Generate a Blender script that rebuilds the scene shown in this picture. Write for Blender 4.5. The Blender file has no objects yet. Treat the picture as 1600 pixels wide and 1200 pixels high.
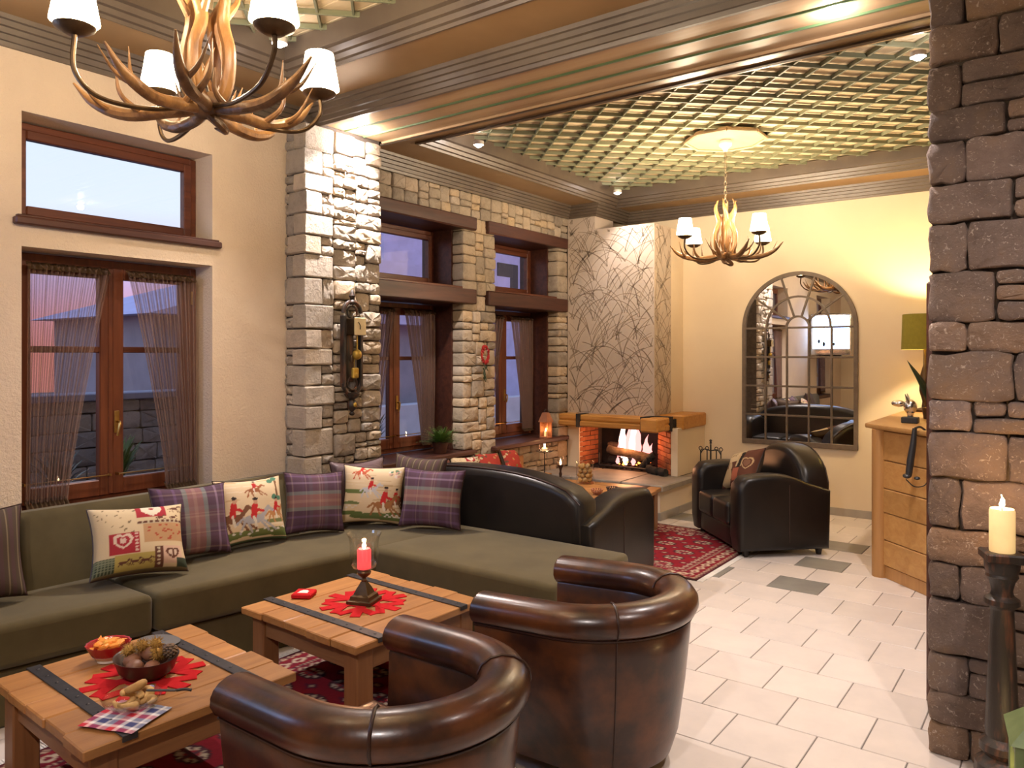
import bpy, bmesh, math, random
import numpy as np
from mathutils import Vector, Matrix

PI = math.pi
S = bpy.context.scene
COL = S.collection
rng = random.Random(7)

# ------------------------------------------------------------------ camera
cam_d = bpy.data.cameras.new('camera')
cam = bpy.data.objects.new('camera', cam_d)
COL.objects.link(cam)
cam.location = (0, 0, 1.75)
cam.rotation_euler = (PI/2, 0, math.radians(36.44))
cam_d.sensor_width = 36
cam_d.lens = 36*1190/1600
cam_d.shift_y = -45/1600
cam_d.clip_start = 0.05
S.camera = cam

# ------------------------------------------------------------------ exposure, sampling
S.view_settings.view_transform = 'Standard'
S.view_settings.look = 'None'
S.view_settings.gamma = 1
S.view_settings.use_curve_mapping = False
S.view_settings.exposure = 0.68
S.cycles.use_denoising = True
S.cycles.max_bounces = 7
S.cycles.diffuse_bounces = 4
S.cycles.glossy_bounces = 4
S.cycles.transmission_bounces = 6
S.cycles.transparent_max_bounces = 10
S.cycles.sample_clamp_indirect = 6
S.cycles.caustics_reflective = False
S.cycles.caustics_refractive = False

# ------------------------------------------------------------------ world: dusk sky
W = bpy.data.worlds.new('dusk_sky')
S.world = W
W.use_nodes = True
nt = W.node_tree
bg = nt.nodes['Background']
tc = nt.nodes.new('ShaderNodeTexCoord')
sx = nt.nodes.new('ShaderNodeSeparateXYZ')
cr = nt.nodes.new('ShaderNodeValToRGB')
nt.links.new(tc.outputs['Generated'], sx.inputs[0])
nt.links.new(sx.outputs['Z'], cr.inputs[0])
nt.links.new(cr.outputs[0], bg.inputs[0])
els = cr.color_ramp.elements
els[0].position = 0.0; els[0].color = (0.40, 0.14, 0.12, 1)
els[1].position = 0.9; els[1].color = (0.15, 0.24, 0.43, 1)
for p, c in ((0.035, (0.44, 0.18, 0.20, 1)), (0.09, (0.38, 0.29, 0.45, 1)), (0.17, (0.47, 0.52, 0.57, 1)), (0.35, (0.42, 0.49, 0.57, 1))):
    e = els.new(p); e.color = c
bg.inputs[1].default_value = 1.35

# ------------------------------------------------------------------ fixed lamps in the ceiling
WARM = (1.0, 0.78, 0.53)
COOL = (1.0, 0.88, 0.83)
def point(name, loc, w, color, r=0.04):
    l = bpy.data.lights.new(name, 'POINT'); l.energy = w; l.color = color; l.shadow_soft_size = r
    o = bpy.data.objects.new(name, l); COL.objects.link(o); o.location = loc
    return o
def spot(name, loc, target, w, color, deg=70, blend=0.6, r=0.03):
    l = bpy.data.lights.new(name, 'SPOT'); l.energy = w; l.color = color; l.shadow_soft_size = r
    l.spot_size = math.radians(deg); l.spot_blend = blend
    o = bpy.data.objects.new(name, l); COL.objects.link(o); o.location = loc
    o.rotation_euler = (Vector(target)-Vector(loc)).to_track_quat('-Z', 'Y').to_euler()
    return o
SPOTS = [  # place, aim, watts, cone
    ((-4.30, 3.93, 3.445), (-4.46, 3.92, 1.6), 230, 130, 'ceiling_spotlight'),
    ((-0.95, 3.95, 3.445), (-0.80, 4.3, 0.0), 125, 95, 'ceiling_spotlight'),
    ((-4.22, 5.22, 3.60), (-4.5, 5.6, 1.2), 90, 80, 'ceiling_spotlight'),
    ((-4.19, 7.70, 3.60), (-3.95, 8.0, 1.5), 34, 110, 'ceiling_spotlight'),
    ((-0.78, 5.30, 3.60), (-1.4, 5.6, 0.0), 130, 95, 'ceiling_spotlight'),
    ((-3.80, 2.82, 3.60), (-3.9, 2.6, 1.0), 70, 90, 'ceiling_spotlight'),
    ((-0.6, -0.9, 3.60), (-1.6, 1.6, 0.6), 200, 100, 'ceiling_spotlight'),
    ((0.2, 2.3, 3.60), (0.0, 3.3, 0.6), 90, 100, 'ceiling_spotlight'),
]
for a, t, w, d, n in SPOTS:
    spot('spot_bulb', (a[0], a[1], a[2]-0.06), t, w, COOL, d, 0.9)
    point('spot_spill', (a[0], a[1], a[2]-0.055), w*(0.05 if a[2] < 3.5 else 0.02), COOL, 0.03)

# ------------------------------------------------------------------ node helpers and materials
def nodes(name):
    m = bpy.data.materials.new(name); m.use_nodes = True
    t = m.node_tree
    return m, t, t.nodes['Principled BSDF']
def coords(t, scale=(1, 1, 1), rand=True):
    tcn = t.nodes.new('ShaderNodeTexCoord')
    mp = t.nodes.new('ShaderNodeMapping'); mp.inputs['Scale'].default_value = scale
    t.links.new(tcn.outputs['Object'], mp.inputs['Vector'])
    if rand:
        oi = t.nodes.new('ShaderNodeObjectInfo')
        mu = t.nodes.new('ShaderNodeVectorMath'); mu.operation = 'SCALE'
        mu.inputs[0].default_value = (13.1, 7.7, 5.3)
        t.links.new(oi.outputs['Random'], mu.inputs['Scale'])
        t.links.new(mu.outputs[0], mp.inputs['Location'])
    return mp.outputs[0]
def noise(t, vec, scale, detail=4, rough=0.55, dist=0):
    n = t.nodes.new('ShaderNodeTexNoise')
    n.inputs['Scale'].default_value = scale; n.inputs['Detail'].default_value = detail
    n.inputs['Roughness'].default_value = rough; n.inputs['Distortion'].default_value = dist
    t.links.new(vec, n.inputs['Vector'])
    return n.outputs['Fac']
def ramp(t, fac, stops):
    r = t.nodes.new('ShaderNodeValToRGB')
    e = r.color_ramp.elements
    e[0].position, e[0].color = stops[0][0], (*stops[0][1], 1)
    e[1].position, e[1].color = stops[-1][0], (*stops[-1][1], 1)
    for p, c in stops[1:-1]:
        k = e.new(p); k.color = (*c, 1)
    t.links.new(fac, r.inputs[0])
    return r.outputs[0]
def tint(t, col, amt):
    """vary a colour a little from object to object"""
    oi = t.nodes.new('ShaderNodeObjectInfo')
    h = t.nodes.new('ShaderNodeHueSaturation')
    mr = t.nodes.new('ShaderNodeMapRange')
    mr.inputs['To Min'].default_value = 1-amt; mr.inputs['To Max'].default_value = 1+amt
    t.links.new(oi.outputs['Random'], mr.inputs['Value'])
    t.links.new(mr.outputs[0], h.inputs['Value'])
    t.links.new(col, h.inputs['Color'])
    return h.outputs[0]
def bump(t, p, fac, strength, dist=0.01):
    b = t.nodes.new('ShaderNodeBump'); b.inputs['Strength'].default_value = strength
    b.inputs['Distance'].default_value = dist
    t.links.new(fac, b.inputs['Height']); t.links.new(b.outputs[0], p.inputs['Normal'])
def mat(name, c1, c2=None, scale=6, stretch=(1, 1, 1), rough=0.5, metal=0, bmp=None, var=0, spec=0.5, coat=0, emit=None, sheen=0, mid=(0.35, 0.65), dist=0):
    m, t, p = nodes(name)
    p.inputs['Roughness'].default_value = rough
    p.inputs['Metallic'].default_value = metal
    p.inputs['Specular IOR Level'].default_value = spec
    p.inputs['Coat Weight'].default_value = coat
    p.inputs['Coat Roughness'].default_value = 0.15
    if sheen: p.inputs['Sheen Weight'].default_value = sheen
    v = coords(t, stretch)
    c2 = c2 or tuple(x*0.85 for x in c1)
    col = ramp(t, noise(t, v, scale, 5, 0.6, dist), [(mid[0], c1), (mid[1], c2)])
    if var: col = tint(t, col, var)
    t.links.new(col, p.inputs['Base Color'])
    if bmp: bump(t, p, noise(t, v, bmp[0], 6, 0.65), bmp[1], bmp[2] if len(bmp) > 2 else 0.01)
    if emit:
        p.inputs['Emission Color'].default_value = (*emit[0], 1); p.inputs['Emission Strength'].default_value = emit[1]
    return m
def emission(name, c, s):
    m = bpy.data.materials.new(name); m.use_nodes = True
    t = m.node_tree; t.nodes.clear()
    o = t.nodes.new('ShaderNodeOutputMaterial'); e = t.nodes.new('ShaderNodeEmission')
    e.inputs[0].default_value = (*c, 1); e.inputs[1].default_value = s
    t.links.new(e.outputs[0], o.inputs[0])
    return m
def wood(name, c1, c2, axis, rough=0.45, bm=0.15, coat=0, var=0.12, sc=1.0):
    st = [9*sc, 9*sc, 9*sc]; st['xyz'.index(axis)] = 0.7*sc
    return mat(name, c1, c2, 2.2, tuple(st), rough, bmp=(5, bm, 0.004), var=var, coat=coat, dist=0.8)
def glass(name, rough=0.0, c=(1, 1, 1), mixt=0.85):
    """thin clear pane: mostly see-through with a mirror-like reflection"""
    m = bpy.data.materials.new(name); m.use_nodes = True
    t = m.node_tree; t.nodes.clear()
    o = t.nodes.new('ShaderNodeOutputMaterial'); mx = t.nodes.new('ShaderNodeMixShader')
    tr = t.nodes.new('ShaderNodeBsdfTransparent'); gl = t.nodes.new('ShaderNodeBsdfGlossy')
    tr.inputs[0].default_value = (*c, 1); gl.inputs['Roughness'].default_value = rough
    lw = t.nodes.new('ShaderNodeLayerWeight'); lw.inputs[0].default_value = 0.5
    pw = t.nodes.new('ShaderNodeMath'); pw.operation = 'POWER'; pw.inputs[1].default_value = 4.0
    fr = t.nodes.new('ShaderNodeMath'); fr.operation = 'MULTIPLY_ADD'; fr.inputs[1].default_value = 0.75; fr.inputs[2].default_value = 0.045
    t.links.new(lw.outputs['Facing'], pw.inputs[0]); t.links.new(pw.outputs[0], fr.inputs[0])
    t.links.new(fr.outputs[0], mx.inputs[0]); t.links.new(tr.outputs[0], mx.inputs[1]); t.links.new(gl.outputs[0], mx.inputs[2])
    t.links.new(mx.outputs[0], o.inputs[0])
    return m
def painted(name, rough=0.85, sheen=0.2, bmp=None):
    """cloth whose printed colours are stored on the mesh"""
    m, t, p = nodes(name)
    a = t.nodes.new('ShaderNodeAttribute'); a.attribute_name = 'print'
    t.links.new(a.outputs['Color'], p.inputs['Base Color'])
    p.inputs['Roughness'].default_value = rough
    p.inputs['Specular IOR Level'].default_value = 0.2
    p.inputs['Sheen Weight'].default_value = 0.0
    if bmp: bump(t, p, noise(t, coords(t), bmp[0], 3), bmp[1], 0.003)
    return m
def sheer(name, c):
    m = bpy.data.materials.new(name); m.use_nodes = True
    t = m.node_tree; t.nodes.clear()
    o = t.nodes.new('ShaderNodeOutputMaterial')
    tr = t.nodes.new('ShaderNodeBsdfTransparent'); di = t.nodes.new('ShaderNodeBsdfDiffuse'); tl = t.nodes.new('ShaderNodeBsdfTranslucent')
    w = t.nodes.new('ShaderNodeTexWave'); w.wave_type = 'BANDS'; w.bands_direction = 'X'
    w.inputs['Scale'].default_value = 6.0
    uv = t.nodes.new('ShaderNodeAttribute'); uv.attribute_name = 'print'
    t.links.new(uv.outputs['Vector'], w.inputs['Vector'])
    r1 = t.nodes.new('ShaderNodeValToRGB')
    r1.color_ramp.elements[0].color = (*c, 1); r1.color_ramp.elements[1].color = (c[0]*0.45, c[1]*0.4, c[2]*0.4, 1)
    t.links.new(w.outputs['Fac'], r1.inputs[0])
    t.links.new(r1.outputs[0], di.inputs[0]); t.links.new(r1.outputs[0], tl.inputs[0])
    a1 = t.nodes.new('ShaderNodeMixShader'); a1.inputs[0].default_value = 0.4
    t.links.new(di.outputs[0], a1.inputs[1]); t.links.new(tl.outputs[0], a1.inputs[2])
    a2 = t.nodes.new('ShaderNodeMixShader')
    mr = t.nodes.new('ShaderNodeMapRange'); mr.inputs['To Min'].default_value = 0.40; mr.inputs['To Max'].default_value = 0.66
    t.links.new(w.outputs['Fac'], mr.inputs['Value']); t.links.new(mr.outputs[0], a2.inputs[0])
    t.links.new(tr.outputs[0], a2.inputs[1]); t.links.new(a1.outputs[0], a2.inputs[2])
    t.links.new(a2.outputs[0], o.inputs[0])
    return m

M = {}
M['plaster'] = mat('cream_plaster', (0.76, 0.62, 0.46), (0.72, 0.58, 0.43), 3, rough=0.9, bmp=(60, 0.7, 0.012), spec=0.2)
M['cream'] = mat('smooth_cream_paint', (0.80, 0.68, 0.50), (0.77, 0.65, 0.48), 2, rough=0.8, bmp=(90, 0.05, 0.004), spec=0.25)
M['mortar'] = mat('dark_mortar', (0.10, 0.075, 0.055), (0.06, 0.045, 0.035), 20, rough=0.95, bmp=(40, 0.4))
def stone_mat(name, stops, var, b=0.9, rough=0.75, spec=0.35, fine=24, scr=0.5):
    m, t, p = nodes(name)
    p.inputs['Roughness'].default_value = rough
    p.inputs['Specular IOR Level'].default_value = spec
    v = coords(t)
    col = ramp(t, noise(t, v, 5, 8, 0.65), stops)
    oi = t.nodes.new('ShaderNodeObjectInfo')
    mix = t.nodes.new('ShaderNodeMix'); mix.data_type = 'RGBA'; mix.blend_type = 'MULTIPLY'
    mix.inputs[0].default_value = 0.8
    r2 = ramp(t, oi.outputs['Random'], [(0.0, (0.80, 0.80, 0.84)), (0.3, (1.0, 0.94, 0.86)), (0.6, (0.9, 0.87, 0.86)), (0.85, (1.08, 0.93, 0.72)), (1.0, (0.95, 0.93, 0.95))])
    t.links.new(col, mix.inputs[6]); t.links.new(r2, mix.inputs[7])
    # pale chisel scratches
    v2 = coords(t, (1, 1, 1))
    mk = t.nodes.new('ShaderNodeMix'); mk.data_type = 'RGBA'
    f2 = ramp(t, noise(t, v2, 46, 3, 0.6, 1.6), [(0.60, (0, 0, 0)), (0.70, (scr, scr, scr))])
    t.links.new(f2, mk.inputs[0]); t.links.new(mix.outputs[2], mk.inputs[6]); mk.inputs[7].default_value = (0.62, 0.52, 0.44, 1)
    t.links.new(tint(t, mk.outputs[2], var), p.inputs['Base Color'])
    bump(t, p, noise(t, v, fine, 9, 0.75, 0.3), b, 0.03)
    return m
M['stone_pale'] = stone_mat('pale_rough_limestone', [(0.3, (0.37, 0.32, 0.26)), (0.5, (0.54, 0.48, 0.40)), (0.7, (0.47, 0.39, 0.28))], 0.16, 1.0, 0.55, 0.5)
M['stone_tan'] = stone_mat('tan_rough_stone', [(0.3, (0.33, 0.275, 0.21)), (0.5, (0.50, 0.43, 0.335)), (0.7, (0.42, 0.35, 0.26))], 0.2, 0.7)
M['stone_brown'] = stone_mat('brown_hewn_stone', [(0.28, (0.16, 0.12, 0.105)), (0.5, (0.245, 0.188, 0.165)), (0.72, (0.30, 0.21, 0.145))], 0.2, 0.9, scr=0.75)
M['tile'] = mat('pale_floor_tile', (0.66, 0.59, 0.54), (0.60, 0.54, 0.50), 5, rough=0.32, bmp=(30, 0.05, 0.003), var=0.05, spec=0.4)
M['tile_dark'] = mat('grey_floor_tile', (0.26, 0.25, 0.22), (0.21, 0.20, 0.18), 5, rough=0.35, bmp=(30, 0.05, 0.003), var=0.06)
M['grout'] = mat('grey_grout', (0.20, 0.17, 0.15), None, 20, rough=0.9)
M['base_tile'] = mat('grey_skirting_tile', (0.40, 0.36, 0.31), (0.34, 0.31, 0.27), 8, rough=0.4, var=0.08)
M['win_wood'] = wood('red_brown_window_wood', (0.17, 0.048, 0.018), (0.10, 0.026, 0.011), 'z', 0.38, 0.1)
M['win_wood_y'] = wood('red_brown_window_wood_lengthwise', (0.15, 0.042, 0.017), (0.085, 0.022, 0.010), 'y', 0.38, 0.1)
M['dark_wood'] = wood('dark_stained_lintel_wood', (0.085, 0.028, 0.016), (0.045, 0.014, 0.009), 'y', 0.45, 0.15)
M['cornice'] = mat('weathered_brown_moulding', (0.135, 0.105, 0.075), (0.095, 0.07, 0.052), 2, (1, 1, 1), 0.38, bmp=(20, 0.1, 0.004))
M['board'] = mat('honey_brown_cornice_board', (0.30, 0.185, 0.085), (0.25, 0.15, 0.065), 2.5, (1, 1, 1), 0.3, bmp=(30, 0.05, 0.003))
M['soffit'] = wood('glossy_beam_board', (0.45, 0.31, 0.18), (0.40, 0.265, 0.145), 'x', 0.24, 0.05, 0.0, 0.05, 0.6)
M['ceil_board'] = wood('pale_ceiling_plank', (0.70, 0.56, 0.36), (0.60, 0.47, 0.285), 'x', 0.6, 0.08, 0, 0.12)
M['plaque'] = mat('pale_carved_plaque', (0.40, 0.29, 0.17), (0.34, 0.24, 0.14), 6, rough=0.6)
M['lattice'] = mat('green_lattice_paint', (0.155, 0.17, 0.10), (0.19, 0.19, 0.12), 6, rough=0.5, var=0.1)
M['green_line'] = mat('green_bead_paint', (0.07, 0.13, 0.055), (0.09, 0.14, 0.06), 6, rough=0.4)
M['wallpaper'] = mat('rosy_beige_wallpaper', (0.60, 0.50, 0.41), (0.57, 0.48, 0.39), 3, rough=0.6, spec=0.3)
M['twig_ink'] = mat('brown_twig_print', (0.31, 0.24, 0.175), (0.36, 0.285, 0.215), 6, rough=0.6)
M['brick'] = mat('orange_red_brick', (0.50, 0.17, 0.06), (0.38, 0.11, 0.045), 9, rough=0.85, bmp=(30, 0.5, 0.008), var=0.25)
M['soot'] = mat('black_soot', (0.012, 0.010, 0.009), (0.03, 0.022, 0.018), 6, rough=0.95)
M['slate'] = mat('grey_hearth_slab', (0.30, 0.26, 0.21), (0.22, 0.19, 0.16), 6, rough=0.55, bmp=(14, 0.3, 0.008))
M['oak_x'] = wood('oiled_oak_crosswise', (0.56, 0.31, 0.115), (0.46, 0.235, 0.08), 'x', 0.42, 0.12)
M['oak_y'] = wood('oiled_oak_lengthwise', (0.42, 0.20, 0.062), (0.31, 0.135, 0.040), 'y', 0.40, 0.12, 0, 0.22)
M['oak_dark_x'] = wood('brown_oak_apron', (0.27, 0.125, 0.045), (0.20, 0.085, 0.03), 'x', 0.45, 0.12)
M['oak_dark_y'] = wood('brown_oak_apron_lengthwise', (0.27, 0.125, 0.045), (0.20, 0.085, 0.03), 'y', 0.45, 0.12)
M['oak_z'] = wood('oiled_oak_upright', (0.25, 0.11, 0.04), (0.19, 0.08, 0.028), 'z', 0.45, 0.12)
M['mantel'] = wood('orange_mantel_oak', (0.62, 0.31, 0.075), (0.50, 0.22, 0.045), 'x', 0.45, 0.2)
M['desk_x'] = wood('honey_desk_oak', (0.50, 0.28, 0.095), (0.42, 0.21, 0.065), 'x', 0.4, 0.12)
M['desk_z'] = wood('honey_desk_oak_upright', (0.42, 0.22, 0.075), (0.35, 0.17, 0.055), 'z', 0.4, 0.12)
M['iron'] = mat('black_wrought_iron', (0.035, 0.033, 0.036), (0.06, 0.055, 0.055), 14, rough=0.5, metal=0.6, bmp=(30, 0.2, 0.004))
M['olive'] = mat('olive_green_upholstery', (0.095, 0.074, 0.034), (0.075, 0.058, 0.026), 4, rough=0.95, bmp=(400, 0.25, 0.002), spec=0.1, sheen=0.15)
M['brown_leather'] = mat('aged_brown_leather', (0.024, 0.008, 0.005), (0.13, 0.040, 0.011), 4.5, rough=0.30, bmp=(60, 0.10, 0.004), spec=0.55, mid=(0.40, 0.74), coat=0.15)
M['black_leather'] = mat('black_leather', (0.0065, 0.0055, 0.0055), (0.012, 0.009, 0.008), 4, rough=0.34, bmp=(70, 0.10, 0.004), spec=0.4)
M['piping'] = mat('dark_leather_piping', (0.03, 0.010, 0.006), None, 10, rough=0.4)
M['dark_foot'] = mat('dark_turned_foot', (0.02, 0.012, 0.008), None, 10, rough=0.4)
M['antler'] = mat('polished_antler', (0.33, 0.165, 0.055), (0.11, 0.045, 0.015), 5, (4, 4, 1.2), 0.38, bmp=(18, 0.4, 0.006), mid=(0.4, 0.75))
M['antler_dark'] = mat('dark_polished_antler', (0.20, 0.10, 0.038), (0.085, 0.04, 0.017), 5, (4, 4, 1.2), 0.38, bmp=(18, 0.4, 0.006))
M['bronze'] = mat('aged_bronze', (0.12, 0.075, 0.035), (0.07, 0.04, 0.02), 12, rough=0.4, metal=0.7, bmp=(25, 0.2, 0.004))
M['chain'] = mat('grey_brown_chain', (0.20, 0.16, 0.10), None, 12, rough=0.4, metal=0.4)
M['shade'] = mat('lit_white_fabric_shade', (0.9, 0.82, 0.66), None, 4, rough=0.8, emit=((1.0, 0.82, 0.55), 11.0))
M['bulb'] = emission('lit_spot_lens', (1.0, 0.93, 0.95), 60)
M['white_metal'] = mat('white_enamel', (0.8, 0.78, 0.74), None, 10, rough=0.4)
M['mirror'] = mat('mirror_silvering', (0.93, 0.93, 0.93), (0.92, 0.92, 0.92), 2, rough=0.0, metal=1)
M['mirror_frame'] = mat('weathered_grey_brown_frame', (0.17, 0.125, 0.09), (0.12, 0.09, 0.065), 14, rough=0.6, bmp=(30, 0.2, 0.004))
M['glass'] = glass('clear_glass')
M['pane'] = glass('window_glass', 0.0, (0.93, 0.94, 0.98))
M['brass'] = mat('old_brass', (0.55, 0.36, 0.12), (0.4, 0.25, 0.08), 12, rough=0.3, metal=1)
M['gold'] = mat('gilded_ornament', (0.62, 0.42, 0.08), (0.5, 0.32, 0.06), 12, rough=0.35, metal=0.6)
M['clock_face'] = mat('ivory_clock_face', (0.75, 0.62, 0.36), None, 8, rough=0.5)
M['red_felt'] = mat('red_felt', (0.50, 0.018, 0.022), (0.43, 0.014, 0.018), 20, rough=0.95, bmp=(200, 0.3, 0.002), spec=0.1)
M['red_glaze'] = mat('red_glazed_ceramic', (0.36, 0.02, 0.02), None, 10, rough=0.25)
M['white'] = mat('white_paper', (0.8, 0.77, 0.72), None, 10, rough=0.7)
M['red_wax'] = mat('red_candle_wax', (0.75, 0.035, 0.05), None, 10, rough=0.5, emit=((1.0, 0.10, 0.10), 0.55))  # emission stands in for flame light glowing through the wax
M['ivory_wax'] = mat('ivory_candle_wax', (0.85, 0.68, 0.38), None, 10, rough=0.5, emit=((1.0, 0.62, 0.22), 0.35))  # faint emission imitates candlelight soaking through the wax
M['flame'] = emission('candle_flame', (1.0, 0.72, 0.34), 30)
M['fire_core'] = emission('fire_core', (1.0, 0.64, 0.52), 2.6)
M['fire_edge'] = emission('fire_edge', (1.0, 0.33, 0.30), 1.5)
M['ember'] = emission('glowing_ember', (1.0, 0.22, 0.03), 6)
M['clay'] = mat('dark_brown_clay', (0.055, 0.026, 0.017), (0.035, 0.016, 0.012), 12, rough=0.35)
M['orange_foil'] = mat('orange_sweet_wrapper', (0.85, 0.20, 0.02), (0.75, 0.40, 0.08), 18, rough=0.25)
M['burr'] = mat('golden_chestnut_burr', (0.42, 0.24, 0.05), (0.3, 0.16, 0.03), 20, rough=0.9)
M['nut'] = mat('brown_nut_shell', (0.27, 0.12, 0.065), (0.20, 0.085, 0.045), 8, rough=0.5, var=0.25)
M['potpourri'] = mat('golden_dried_fruit', (0.42, 0.25, 0.075), (0.30, 0.16, 0.045), 12, rough=0.7, var=0.3)
M['biscuit'] = mat('golden_biscuit', (0.60, 0.40, 0.16), (0.45, 0.25, 0.08), 14, rough=0.8, bmp=(40, 0.4, 0.005), var=0.15)
M['grey_dish'] = mat('grey_pewter_dish', (0.20, 0.20, 0.20), None, 9, rough=0.35, metal=0.4)
M['leafgreen'] = mat('bright_green_fern', (0.10, 0.19, 0.03), (0.06, 0.12, 0.02), 14, rough=0.6)
M['leafdark'] = mat('dark_green_leaf', (0.035, 0.055, 0.025), (0.02, 0.035, 0.015), 9, rough=0.4)
M['terracotta'] = mat('terracotta_pot', (0.42, 0.17, 0.08), (0.34, 0.13, 0.06), 9, rough=0.8)
M['olive_shade'] = mat('olive_lamp_shade', (0.20, 0.165, 0.02), (0.17, 0.14, 0.016), 30, rough=0.9, bmp=(150, 0.2, 0.002), emit=((0.50, 0.36, 0.03), 0.05))
M['log'] = mat('charred_log_bark', (0.085, 0.052, 0.032), (0.20, 0.13, 0.08), 7, (1, 1, 1), 0.9, bmp=(14, 0.8, 0.02))
M['burnt'] = mat('charcoal', (0.02, 0.017, 0.015), None, 10, rough=0.9, bmp=(20, 0.7, 0.02))
M['green_tin'] = mat('green_painted_tin', (0.15, 0.21, 0.085), (0.11, 0.16, 0.06), 12, rough=0.45)
M['worn_black'] = mat('worn_black_painted_wood', (0.022, 0.016, 0.012), (0.15, 0.055, 0.025), 4, (7, 7, 1), 0.42, bmp=(20, 0.25, 0.006), mid=(0.52, 0.72))
M['shiny_plum'] = mat('shiny_plum_cushion_cloth', (0.085, 0.05, 0.06), (0.14, 0.09, 0.09), 6, (1, 12, 1), 0.35, bmp=(8, 0.4, 0.02))
M['screen'] = emission('lit_blue_screen', (0.36, 0.55, 1.0), 6)
M['black_plastic'] = mat('black_plastic', (0.02, 0.02, 0.022), None, 9, rough=0.4)
M['silver'] = mat('polished_silver', (0.8, 0.78, 0.74), None, 9, rough=0.18, metal=1)
M['print'] = painted('printed_cushion_cloth', 0.85, 0.2, (250, 0.25))
M['rug'] = painted('knotted_wool_rug', 0.95, 0.2, (300, 0.4))
M['curtain'] = sheer('sheer_brown_curtain', (0.52, 0.35, 0.27))
M['curtain_hem'] = mat('gathered_brown_heading', (0.10, 0.055, 0.025), (0.16, 0.09, 0.04), 10, (1, 30, 1), 0.9, bmp=(20, 0.6, 0.01))
M['house'] = mat('grey_outdoor_render', (0.36, 0.33, 0.40), (0.30, 0.28, 0.34), 3, rough=0.9)
M['house_white'] = mat('white_outdoor_render', (0.72, 0.70, 0.78), None, 3, rough=0.9)
M['house_blue'] = mat('dusk_lavender_outdoor', (0.62, 0.60, 0.92), None, 3, rough=0.9)
M['outdoor_stone'] = stone_mat('grey_outdoor_stone', [(0.3, (0.30, 0.26, 0.24)), (0.5, (0.42, 0.37, 0.34)), (0.7, (0.36, 0.31, 0.28))], 0.2, 0.5)
M['paving'] = mat('dark_outdoor_paving', (0.12, 0.12, 0.15), None, 5, rough=0.8)

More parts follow.
